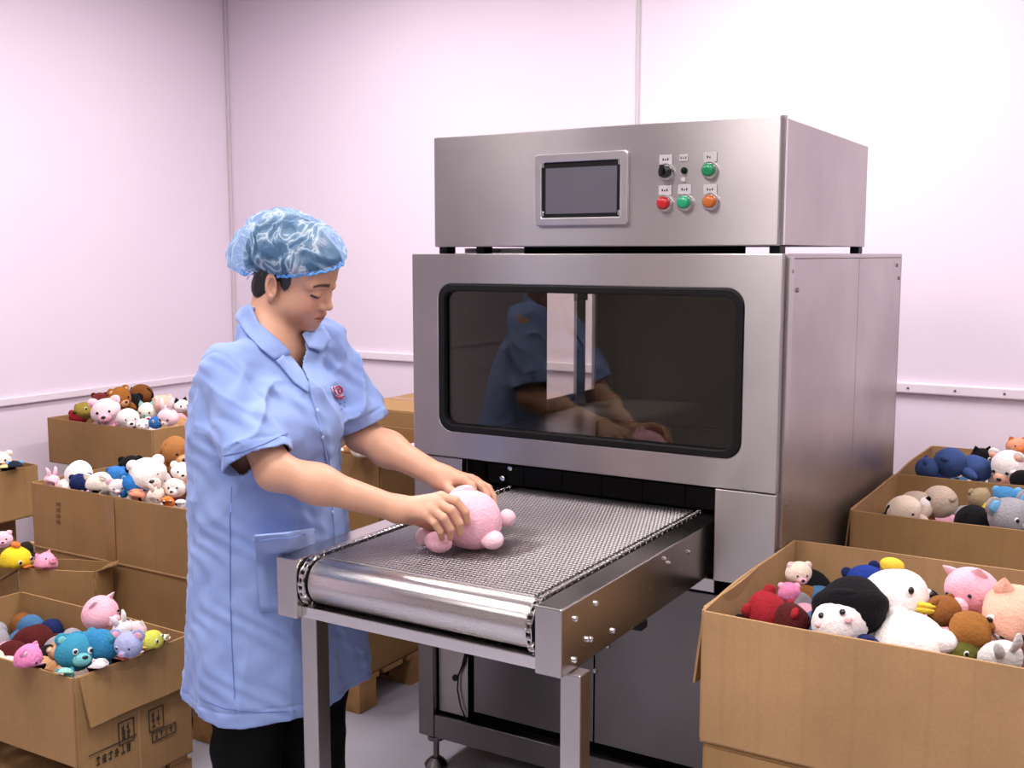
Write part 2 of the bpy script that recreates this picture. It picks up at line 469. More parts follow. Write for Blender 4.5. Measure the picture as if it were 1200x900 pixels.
p = onY(534, 794, MY0 + .026)
MB().lathe((p[0], MY0 + .026, p[2]), (0, -1, 0), [(0, .010), (.006, .009)], 12).build('grommet', 'black_rubber', cb)
for x, y in ((698, 786), (713, 757), (700, 752)):
    p = onY(x, y, MY0 + .026)
    MB().lathe((p[0], MY0 + .026, p[2]), (0, -1, 0), [(0, .009), (.004, .008), (.008, .004)], 10).build('bolt', 'chrome', ma)

# control cabinet
CX0, CX1, CZ0, CZ1, CY1 = -1.752, -0.780, 1.540, 1.838, 3.335
cc = MB().box(CX0, CX1 - .002, MY0 - .002, MY0 + .020, CZ0, CZ1).build('control_cabinet', 'steel_front', ma, bevel=.003)
MB().box(CX0 + .003, CX1, MY0 + .022, CY1, CZ0 + .002, CZ1 - .003).build('cabinet_body', 'steel_side', cc, bevel=.002)
MB().box(CX1 - .006, CX1 + .004, MY0 + .020, MY0 + .036, CZ0 + .002, CZ1 + .003).build('cabinet_edge', 'steel_bright', cc, bevel=.002)
MB().box(-1.50, -0.90, 2.56, 2.62, ZT, CZ0).build('spacer_and_shade', 'recess_shade', cc)  # black plate stands in for the shade inside the gap
for x, y in ((-1.74, 2.52), (-1.63, 2.54), (-.80, 2.53), (-.80, 3.29), (-1.73, 3.29)):
    MB().box(x - .012, x + .014, y, y + .045, ZT, CZ0 + .002).build('spacer_and_shade', 'black_rubber', cc, bevel=.002)
for x in (-1.72, -1.60):
    MB().box(x, x + .10, 2.6, 2.64, ZT + .001, CZ0 - .003).build('spacer_and_shade', 'white_plastic', cc, bevel=.002)
# touch screen
a, b = onY(629, 183, MY0), onY(738, 260, MY0)
sx0, sx1, sz0, sz1 = -1.427, -1.160, 1.594, 1.776
bo = rrect(sx0, sx1, sz0, sz1, .010); bi = rrect(sx0 + .022, sx1 - .022, sz0 + .020, sz1 - .022, .004)
MB().ring_prism(bo, bi, MY0 - .014, MY0 - .002).build('screen_bezel', 'steel_bezel', cc, bevel=.003)
MB().box(sx0 + .018, sx1 - .018, MY0 - .007, MY0 - .002, sz0 + .018, sz1 - .018).build('screen_frame', 'black_rubber', cc)
MB().box(sx0 + .032, sx1 - .032, MY0 - .009, MY0 - .006, sz0 + .030, sz1 - .036).build('screen', 'screen_face', cc)
for x in (sx0 + .022, sx1 - .028):
    for z in (sz0 + .024, sz1 - .034):
        MB().box(x, x + .006, MY0 - .012, MY0 - .006, z, z + .012).build('screen_clip', 'steel_bright', cc, bevel=.001)
# push buttons, selector and legend plates
def cap(name, x, y, col, rough=.25):
    p = onY(x, y, MY0 - .01); q = (p[0], MY0 - .002, p[2])
    MB().lathe(q, (0, -1, 0), [(0, .0215), (.006, .0215), (.010, .019), (.0101, .0165)], 24).build('button_collar', 'chrome', cc, smooth=True)
    return q, MB().lathe(q, (0, -1, 0), [(.006, .0160), (.018, .0155), (.022, .012), (.0235, .006), (.0238, .0001)], 24).build(name, plain('cap_' + col[3], srgb(*col[:3]), rough, spec=.6), cc, smooth=True)
cap('push_button', 831, 199, (10, 128, 78, 'green'))
cap('push_button', 802, 237, (30, 150, 105, 'mint'))
cap('push_button', 778, 238, (178, 28, 32, 'red'))
cap('push_button', 832, 236, (186, 98, 38, 'amber'))
q, o = cap('selector_switch', 780, 201, (22, 24, 28, 'black'))
MB().slab((q[0] - .004, q[1] - .034, q[2] - .013), (.008, 0, .002), (0, 0, .026), (0, 1, 0), .014).build('selector_lever', 'black_rubber', cc, bevel=.002)
p = onY(802, 200, MY0 - .002)
MB().lathe((p[0], MY0 - .002, p[2]), (0, -1, 0), [(0, .008), (.004, .008), (.0041, .005), (.012, .004)], 14).build('toggle', 'black_rubber', cc)
MB().box(p[0] - .006, p[0] + .004, MY0 - .006, MY0 - .002, p[2] - .026, p[2] - .016).build('legend_plate', 'legend_grey', cc)
for i, (x, y) in enumerate(((781, 187), (833, 184), (780, 223), (803, 222), (833, 222), (802, 185))):
    p = onY(x, y, MY0); w, h = (.017, .0115) if i < 5 else (.011, .008)
    MB().box(p[0] - w, p[0] + w, MY0 - .005, MY0 - .002, p[2] - h, p[2] + h).build('legend_plate', 'legend_grey', cc, bevel=.001)
    m = MB()
    for k in range(3 if i != 1 else 2):
        x0 = p[0] - .008 + k * .006
        m.box(x0, x0 + .0035, MY0 - .0056, MY0 - .005, p[2] - .003, p[2] + .003 - .002 * (k % 2))
    m.build('legend_mark', 'ink' if i != 5 else 'steel_dark', cc)

# ================================================================== THE CONVEYOR
CY0 = 1.745
RZ0, RZ1 = .720, .855
cv = empty('conveyor', (-1.30, 2.15, 0))
tag(cv, 'stainless wire-mesh belt conveyor table leading into the steel machine', 'conveyor')
RX = ((-1.660, -1.602), (-.998, -.940))
for i, (a, b) in enumerate(RX):
    rl = MB().box(a, b, CY0, 2.70 if i == 0 else 2.66, RZ0, RZ1).build('side_rail', 'steel_rail', cv, bevel=.003)
    if i == 1:
        for x, y in ((778, 655), (783, 660), (698, 707), (674, 725), (688, 749), (692, 749), (718, 739), (673, 773), (806, 647)):
            p = onX(x, y, b)
            MB().lathe((b, p[1], p[2]), (1, 0, 0), [(0, .006), (.003, .006), (.006, .003)], 10).build('bolt', 'chrome', rl)
        p = onX(753, 724, b); MB().box(b - .02, b + .004, p[1] - .015, p[1] + .02, RZ0 - .016, RZ0 + .004).build('clip', 'black_rubber', rl, bevel=.003)
    else:
        for y in (1.80, 2.0):
            MB().lathe((b, y, .80), (1, 0, 0), [(0, .006), (.006, .003)], 10).build('bolt', 'chrome', rl)
BX0, BX1, BZ = -1.572, -1.030, .853
RY, RRZ, RR = 1.803, .799, .052
MB()._lathe(Vector((BX0 - .006, RY, RRZ)), Vector((1, 0, 0)), [(0, .012), (0, RR - .004), (.006, RR), (BX1 - BX0 + .006, RR), (BX1 - BX0 + .012, RR - .004), (BX1 - BX0 + .012, .012)], 56).build('nose_roller', 'steel_roller', cv, smooth=True)
MB().tube([(-1.61, RY, RRZ), (-.99, RY, RRZ)], .011, 12).build('roller_shaft', 'steel_dark', cv, smooth=True)
for x in (-1.590, -1.012):
    teeth = MB()
    teeth._lathe(Vector((x - .003, RY, RRZ)), Vector((1, 0, 0)), [(0, .012), (0, .045), (.006, .045), (.006, .012)], 24)
    for k in range(18):
        a = 2 * PI * k / 18
        d = Vector((0, math.cos(a), math.sin(a))); t = Vector((0, -math.sin(a), math.cos(a)))
        teeth.slab(Vector((x, RY, RRZ)) + d * .043 - t * .004, d * .011, t * .008, (1, 0, 0), .004)
    teeth.build('sprocket', 'steel_dark', cv)
# roller chains along both edges, round the sprockets
def chain(x):
    path = [(2.66 - k * .0155, BZ - .002, 0) for k in range(56)]
    path = [p for p in path if p[0] > RY + .004]
    for k in range(11):
        a = PI / 2 + k * .0155 * 1.0 / .052
        path.append((RY + .054 * math.cos(a), RRZ + .054 * math.sin(a) - .002, 0))
    m = MB()
    for k in range(len(path) - 1):
        (y0, z0, _), (y1, z1, _) = path[k], path[k + 1]
        m.tube([(x - .006, y0, z0), (x + .006, y0, z0)], .0048, 8)
        d = Vector((0, y1 - y0, z1 - z0)); n = d.cross(Vector((1, 0, 0))).normalized()
        o = .0066 if k % 2 else .0046
        for sx in (-o, o):
            m.slab(Vector((x + sx, y0, z0)) - n * .005 - d * .22, d * 1.44, n * .010, (1, 0, 0), .0016)
    return tag(m.build('drive_chain', 'steel_bright', cv, smooth=True), kind='stuff')
chain(-1.590); chain(-1.012)
# belt: cross rods joined by flattened wire spirals, dark pan below
def wire_belt():
    V, Fc = [], []
    def seg(p, q, w, h):
        b = len(V); d = np.array(q) - np.array(p); n = np.array([-d[1], d[0], 0]); n = n / (np.linalg.norm(n) + 1e-9) * w
        u = np.array([0, 0, h])
        for e in (np.array(p), np.array(q)):
            V.extend([e - n - u, e + n - u, e + n + u, e - n + u])
        Fc.extend([(b + 3, b + 2, b + 6, b + 7), (b, b + 3, b + 7, b + 4), (b + 2, b + 1, b + 5, b + 6), (b + 1, b, b + 4, b + 5)])
    def rod(y):
        b = len(V)
        for x in (BX0, BX1):
            for a in range(6): V.append(np.array([x, y + .0036 * math.cos(a * PI / 3), BZ - .0018 + .0030 * math.sin(a * PI / 3)]))
        Fc.extend([(b + a, b + (a + 1) % 6, b + 6 + (a + 1) % 6, b + 6 + a) for a in range(6)])
    py, px = .0130, .0095
    rows = int((2.655 - RY) / py)
    n = int((BX1 - BX0) / px)
    for i in range(rows):
        y = RY + .001 + i * py
        rod(y)
        for k in range(n):
            x = BX0 + k * px + (px / 2 if i % 2 else 0)
            seg((x, y - .001, BZ - .0012), (x + px / 2, y + py + .001, BZ - .0012), .0012, .0012)
            seg((x + px / 2, y + py + .001, BZ - .0026), (x + px, y - .001, BZ - .0026), .0012, .0012)
    off = np.array(cv.location)
    me = mesh_np('belt', np.array(V) - off, Fc, False)
    me.materials.append(MATS['steel_belt'])
    o = link(bpy.data.objects.new('wire_belt', me), cv)
    tag(o, kind='stuff')
wire_belt()
MB().box(BX0, BX1, RY + .02, 2.655, BZ - .018, BZ - .012).build('belt_gap_shade', 'steel_dark', cv)  # dark sheet added under the belt so its gaps read as shade
# cross bar, drip pan, legs
zb = onY(489, 745, 1.77)[2]
MB().box(-1.602, -.998, 1.762, 1.768, zb - .012, zb + .012).box(-1.602, -.998, 1.762, 1.80, zb + .009, zb + .013).build('cross_bar', 'steel_bright', cv, bevel=.0015)
MB().box(-1.602, -.998, 1.80, 2.42, zb + .004, zb + .008).build('drip_pan', 'steel_rail', cv)
for a in (onY(354, 800, 1.775)[0], onY(656, 830, 1.775)[0]):
    for y in (1.775,):
        lg = MB().box(a, a + .044, y, y + .044, .03, RZ0 + (.0 if a < -1.3 else 0)).build('leg', 'steel_leg', cv, bevel=.003)
        MB().lathe((a + .022, y + .022, 0), (0, 0, 1), [(0, .028), (.008, .028), (.014, .010), (.045, .010)], 14).build('foot', 'black_rubber', lg, smooth=True)

# ================================================================== CARTONS AND PALLETS
def sheet(m, a, b, c, d, t, bulge=0.0, nu=8, nv=6, wob=0.002, seed=0):
    """a cardboard sheet with corners a b c d (bottom left, bottom right, top right, top left), thickness t, bowed along its normal"""
    a, b, c, d = map(Vector, (a, b, c, d)); n = (b - a).cross(d - a).normalized(); rnd = random.Random(seed)
    ph = [rnd.uniform(0, 6.28) for _ in range(4)]
    vs = []
    for sgn in (-.5, .5):
        for j in range(nv + 1):
            for i in range(nu + 1):
                u, v = i / nu, j / nv
                p = (a * (1 - u) + b * u) * (1 - v) + (d * (1 - u) + c * u) * v
                w = bulge * math.sin(PI * u) * (0.35 + 0.65 * v) + wob * math.sin(5 * u + ph[0]) * math.sin(PI * u) * math.cos(4 * v + ph[1])
                p = p + n * (w + sgn * t) + Vector((0, 0, wob * 0.8 * math.sin(7 * u + ph[2]) * v * math.sin(PI * u)))
                vs.append(p)
    st = nu + 1; N = st * (nv + 1); fs = []
    for j in range(nv):
        for i in range(nu):
            q = (j * st + i, j * st + i + 1, (j + 1) * st + i + 1, (j + 1) * st + i)
            fs.append(tuple(N + k for k in q)); fs.append(q[::-1])
    edge = [i for i in range(nu + 1)] + [j * st + nu for j in range(1, nv + 1)] + [nv * st + i for i in range(nu - 1, -1, -1)] + [j * st for j in range(nv - 1, 0, -1)]
    for k in range(len(edge)):
        i, j = edge[k], edge[(k + 1) % len(edge)]
        fs.append((i, j, N + j, N + i))
    m.add(vs, fs)
    return m

T = .006
def carton(label, x0, x1, y0, y1, z0, z1, mat='cardboard', rz=0.0, flaps=(), closed=False, seed=0, bulge=.006, front_z0=None, pivot=None, group=None):
    """open carton: four panels, bottom, flaps = (side, length, drop angle from upright, start, end)"""
    piv = pivot or ((x0 + x1) / 2, (y0 + y1) / 2)
    t = empty('cardboard_box', (piv[0], piv[1], z0), (0, 0, rz))
    tag(t, label, 'box', group or 'cardboard boxes')
    c = [(x0, y0), (x1, y0), (x1, y1), (x0, y1)]
    sides = {}
    for k, nm in enumerate(('front', 'right', 'back', 'left')):
        (ax, ay), (bx, by) = c[k], c[(k + 1) % 4]
        e = Vector((bx - ax, by - ay, 0)).normalized() * (T * .55)
        zz = front_z0 if (front_z0 and nm == 'front') else z0 + T
        p = [Vector((ax, ay, zz)) + e, Vector((bx, by, zz)) - e, Vector((bx, by, z1)) - e, Vector((ax, ay, z1)) + e]
        sides[nm] = p
        sheet(MB(), *p, T, bulge, seed=seed * 7 + k).build('panel', mat, t, smooth=True)
    MB().box(x0, x1, y0, y1, z0 + .0005, z0 + T - .001).build('bottom', mat, t)
    if closed:
        MB().box(x0, x1, y0, (y0 + y1) / 2 - .002, z1, z1 + T).build('flap', mat, t, bevel=.001)
        MB().box(x0, x1, (y0 + y1) / 2 + .002, y1, z1, z1 + T).build('flap', mat, t, bevel=.001)
        MB().box(x0, x1, (y0 + y1) / 2 - .03, (y0 + y1) / 2 + .03, z1 + T, z1 + T + .001).build('tape', 'tape', t)
    for k, (sd, ln, ang, s0, s1) in enumerate(flaps):
        p = sides[sd]; a, b = p[3].lerp(p[2], s0), p[3].lerp(p[2], s1)
        along = (p[2] - p[3]).normalized(); out = along.cross(Vector((0, 0, 1)))
        d = Vector((0, 0, 1)) * math.cos(math.radians(ang)) + out * math.sin(math.radians(ang))
        hinge = out * (T * .9)
        sheet(MB(), a + hinge, b + hinge, b + d * ln + hinge - along * .012, a + d * ln + hinge + along * .012, T * .8, .006, seed=seed * 11 + k).build('flap', mat, t, smooth=True)
    return t

def pallet(label, x0, x1, y0, y1, h=.11):
    t = empty('wooden_pallet', ((x0 + x1) / 2, (y0 + y1) / 2, 0)); tag(t, label, 'pallet', 'wooden pallets')
    n = 5
    for k in range(n):
        w = (y1 - y0) / n
        MB().box(x0, x1, y0 + k * w, y0 + k * w + w * .8, h - .018, h).build('deck_board', 'pallet_wood', t, bevel=.002)
    for k in range(3):
        for j in range(3):
            cx = x0 + .05 + (x1 - x0 - .1) * k / 2; cy = y0 + .045 + (y1 - y0 - .09) * j / 2
            MB().box(cx - .05, cx + .05, cy - .045, cy + .045, .016, h - .018).build('block', 'pallet_wood', t, bevel=.002)
    for j in range(3):
        cy = y0 + .045 + (y1 - y0 - .09) * j / 2
        MB().box(x0, x1, cy - .045, cy + .045, 0, .016).build('bottom_board', 'pallet_wood', t, bevel=.002)
    return t

# --- right of the machine
bF = carton('large open carton of plush toys nearest the camera at right', -.755, .03, 1.995, 2.62, .541, .815, 'cardboard_pale', flaps=[('left', .17, 172, .42, .97)], seed=1, bulge=.008)
lF = carton('closed carton under the nearest toy carton at right', -.748, .025, 1.998, 2.615, .0, .533, 'cardboard', closed=True, seed=2, bulge=.002)
bG = carton('middle open carton of grey and black toys on the right', -.729, .0, 3.081, 3.685, .44, .80, 'cardboard', flaps=[('left', .13, 173, 0.02, .98)], seed=3)
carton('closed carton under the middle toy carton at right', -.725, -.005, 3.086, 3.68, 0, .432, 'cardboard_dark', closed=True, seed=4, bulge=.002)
bH = carton('rear open carton with denim blue toys against the back wall', -.739, -.03, 3.72, 4.36, .44, .79, 'cardboard', seed=5)
carton('closed carton under the rear toy carton by the back wall', -.735, -.035, 3.725, 4.355, 0, .432, 'cardboard_dark', closed=True, seed=6, bulge=.002)
# --- left of the worker
bA = carton('open toy carton set highest at the far left wall', -4.227, -3.55, 3.03, 3.66, .60, .80, 'cardboard', seed=7)
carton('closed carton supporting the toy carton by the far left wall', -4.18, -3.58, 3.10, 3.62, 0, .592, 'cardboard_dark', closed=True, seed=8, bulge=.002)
bB = carton('tall taped carton of white and blue toys behind the worker', -3.40, -2.46, 2.36, 2.695, .114, .72, 'cardboard', seed=9, bulge=.007, flaps=())
xa, xb = onY(128, 640, 2.36)[0], onY(139, 640, 2.36)[0]
MB().box(xa, xb, 2.348, 2.3486, .20, .712).build('tape', 'tape', bB)
MB().box(-3.40, -2.46, 2.3462, 2.352, .492, .499).build('crease', 'cardboard_pale', bB, bevel=.002)
for k in range(4):
    p = onY(68, 590 + k * 7, 2.352); MB().box(p[0] - .008, p[0] + .010, 2.3505, 2.3525, p[2] - .008, p[2] + .004).build('print_mark', plain('faded_ink', srgb(112, 78, 48), .8), bB)
pallet('low wooden pallet under the tall taped carton behind the worker', -3.40, -2.45, 2.29, 2.69, .112)
bC = carton('open toy carton cut by the left picture edge', -4.40, -3.76, 1.95, 2.64, .50, .70, 'cardboard', seed=10)
carton('closed carton under the toy carton at the left edge', -4.36, -3.86, 2.0, 2.60, 0, .492, 'cardboard_dark', closed=True, seed=11, bulge=.002)
bD = carton('open carton on a pallet with printed side and hanging flap', -3.08, -2.32, 1.70, 2.08, .10, .45, 'cardboard', seed=12, flaps=[('right', .135, 170, .02, .98)], front_z0=.212)
ez = .335
bE = carton('tilted small carton holding yellow and pink toys at left', -3.148, -2.885, 2.123, 2.236, .264, .505, 'cardboard', rz=math.radians(24), seed=13, pivot=(-3.148, 2.123), flaps=[('left', .12, 120, .05, .95), ('right', .035, 70, 0.05, .9)])
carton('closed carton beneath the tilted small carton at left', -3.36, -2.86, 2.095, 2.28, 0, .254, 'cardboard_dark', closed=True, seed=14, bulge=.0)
pallet('wooden pallet under the printed carton at lower left', -3.10, -2.33, 1.69, 2.085, .098)
# prints on the flank of the printed carton
def ink_rect(par, x, y0, y1, z0, z1, w=.003):
    m = MB()
    for a in ((y0, y1, z0, z0 + w), (y0, y1, z1 - w, z1), (y0, y0 + w, z0 + w, z1 - w), (y1 - w, y1, z0 + w, z1 - w)): m.box(x, x + .0015, *a)
    m.build('print_frame', 'ink', par)
def ink_blobs(par, x, y0, y1, z0, z1, n, seed):
    r = random.Random(seed); m = MB(); w = (y1 - y0) / n
    for k in range(n):
        y = y0 + k * w
        for j in range(3):
            if r.random() < .75:
                zz = z0 + (z1 - z0) * j / 3; m.box(x, x + .0012, y + w * .12, y + w * r.uniform(.5, .88), zz, zz + (z1 - z0) / 3 * r.uniform(.4, .9))
        m.box(x, x + .0012, y + w * .4, y + w * .52, z0, z1)
    m.build('print_mark', 'ink', par)
xd = -2.3125
for x, y in ((148, 857), (183, 842)):
    p = onX(x, y, xd); ink_rect(bD, xd, p[1] - .026, p[1] + .026, p[2] - .032, p[2] + .032); ink_blobs(bD, xd, p[1] - .016, p[1] + .016, p[2] - .022, p[2] + .022, 2, x)
p, q = onX(178, 866, xd), onX(206, 848, xd)
ink_rect(bD, xd, p[1], q[1], p[2] - .012, p[2] + .018); ink_blobs(bD, xd, p[1] + .01, q[1] - .008, p[2] - .006, p[2] + .011, 4, 4)
p, q = onX(112, 893, xd), onX(157, 872, xd)
ink_blobs(bD, xd, p[1], q[1] - .006, p[2] - .012, p[2] + .012, 6, 9); MB().box(xd, xd + .001, p[1] - .02, q[1] + .01, p[2] + .022, p[2] + .025).build('print_frame', 'ink', bD)
ct = onX(163, 850, xd); MB().box(xd - .001, xd, ct[1] - .003, ct[1] + .003, .11, .33).build('seam', 'cardboard_pale', bD)
# --- between worker and machine
bM = carton('open toy carton seen behind the worker left forearm', -2.60, -2.22, 2.837, 3.33, .50, .856, 'cardboard_dark', seed=15)
mL = carton('closed printed carton on a pallet left of the machine base', -2.82, -2.218, 2.71, 3.36, .118, .492, 'cardboard_dark', closed=True, seed=16, bulge=.002)
ink_blobs(mL, -2.2165, 2.86, 3.0, .30, .335, 5, 3)
pallet('wooden pallet under the closed carton left of the machine', -2.83, -2.215, 2.705, 3.37, .116)
zM = onY(470, 483, 3.42)[2]
carton('tall closed carton behind, between the worker and the machine', -2.85, -2.04, 3.42, 4.0, 0, zM, 'cardboard', closed=True, seed=17, bulge=.003)

# ================================================================== PLUSH TOYS
def ellipsoid_np(n=20, m=12):
    V = [(0, 0, 1)]
    for j in range(1, m):
        th = PI * j / m
        for i in range(n): V.append((math.sin(th) * math.cos(2 * PI * i / n), math.sin(th) * math.sin(2 * PI * i / n), math.cos(th)))
    V.append((0, 0, -1)); V = np.array(V)
    Fc = []
    for i in range(n): Fc.append((0, 1 + i, 1 + (i + 1) % n))
    for j in range(m - 2):
        for i in range(n):
            a, b = 1 + j * n + i, 1 + j * n + (i + 1) % n
            Fc.append((a, a + n, b + n)); Fc.append((a, b + n, b))
    L = len(V) - 1; s = 1 + (m - 2) * n
    for i in range(n): Fc.append((s + i, L, s + (i + 1) % n))
    return V, np.array(Fc)
EV, EF = ellipsoid_np(22, 14)
EVs, EFs = ellipsoid_np(12, 8)

def rotm(rx, ry, rz): return np.array(Euler((rx, ry, rz)).to_matrix())

def blob(name, parent, c, r, col, rot=(0, 0, 0), lump=.08, taper=0.0, bend=0.0, small=False, seed=0):
    """stuffed ellipsoid: slightly lumpy, may taper and bend along its long z axis"""
    V = (EVs if small else EV).copy()
    rs = np.random.RandomState(seed)
    for _ in range(3):
        k = rs.normal(size=3) * 1.8; ph = rs.uniform(0, 6.28)
        V = V * (1 + lump * 0.5 * np.sin(V @ k + ph))[:, None]
    z = V[:, 2].copy()
    if taper: V[:, :2] *= (1 + taper * z)[:, None]
    V = V * np.array(r)
    if bend: V[:, 0] += bend * (z ** 2) * r[2]
    V = V @ rotm(*rot).T + np.array(c)
    me = mesh_np(name, V, EFs if small else EF)
    me.materials.append(col if not isinstance(col, tuple) else plush(col))
    return link(bpy.data.objects.new(name, me), parent)

WHITE, CREAM, PINK, HOTP = (238, 226, 226), (236, 214, 196), (240, 178, 196), (226, 110, 150)
BLACK, BROWN, TAN, GREY = (22, 21, 24), (132, 84, 44), (196, 150, 108), (150, 146, 152)
BLUE, NAVY, TEAL, SKYB = (52, 108, 178), (30, 40, 84), (60, 140, 168), (110, 170, 214)
YEL, RED, MAROON, PEACH = (226, 196, 70), (152, 38, 46), (78, 28, 28), (238, 180, 158)
OLIVE, ORANGE, LAV, MINT = (92, 90, 40), (214, 120, 60), (168, 172, 210), (150, 206, 190)
_seed = [100]

def eyes(t, r, hd, sp=.42, up=.12, size=.11, white=False, fwd=.90):
    for s in (-1, 1):
        p = np.array([math.sqrt(max(.05, 1 - sp ** 2 - up ** 2)), s * sp, up]) * np.array(hd) * r
        if white:
            blob('eye_white', t, p * .97, (r * size * .7, r * size * 1.5, r * size * 1.7), MATS['eye_white'], lump=0, small=True)
            p = p * 1.06
        blob('eye', t, p * .99, (r * size * .7, r * size, r * size), MATS['eye_black'], lump=0, small=True)

BOXES = {}
def press_in(t, box):
    """soft toys are squeezed by the carton walls: keep every vertex below the rim inside"""
    x0, x1, y0, y1, z0, rim, rz, piv = box
    M = np.array(Matrix.LocRotScale(t.location, t.rotation_euler, None)); Mi = np.linalg.inv(M)
    c, s = math.cos(rz), math.sin(rz)
    def walk(o):
        me = o.data; n = len(me.vertices); V = np.empty(n * 3, np.float32); me.vertices.foreach_get('co', V); V = V.reshape(-1, 3).astype(float)
        W = V @ M[:3, :3].T + M[:3, 3]
        lx, ly = W[:, 0] - piv[0], W[:, 1] - piv[1]; px, py = lx * c + ly * s + piv[0], -lx * s + ly * c + piv[1]
        low = W[:, 2] < rim + .012; g = .013
        qx = np.where(low, np.clip(px, x0 + g, x1 - g), px); qy = np.where(low, np.clip(py, y0 + g, y1 - g), py)
        lx, ly = qx - piv[0], qy - piv[1]; W[:, 0] = lx * c - ly * s + piv[0]; W[:, 1] = lx * s + ly * c + piv[1]
        W[:, 2] = np.maximum(W[:, 2], z0 + .02)
        me.vertices.foreach_set('co', ((W - M[:3, 3]) @ M[:3, :3]).astype(np.float32).ravel()); me.update()
        for k in o.children: walk(k)
    for k in t.children: walk(k)

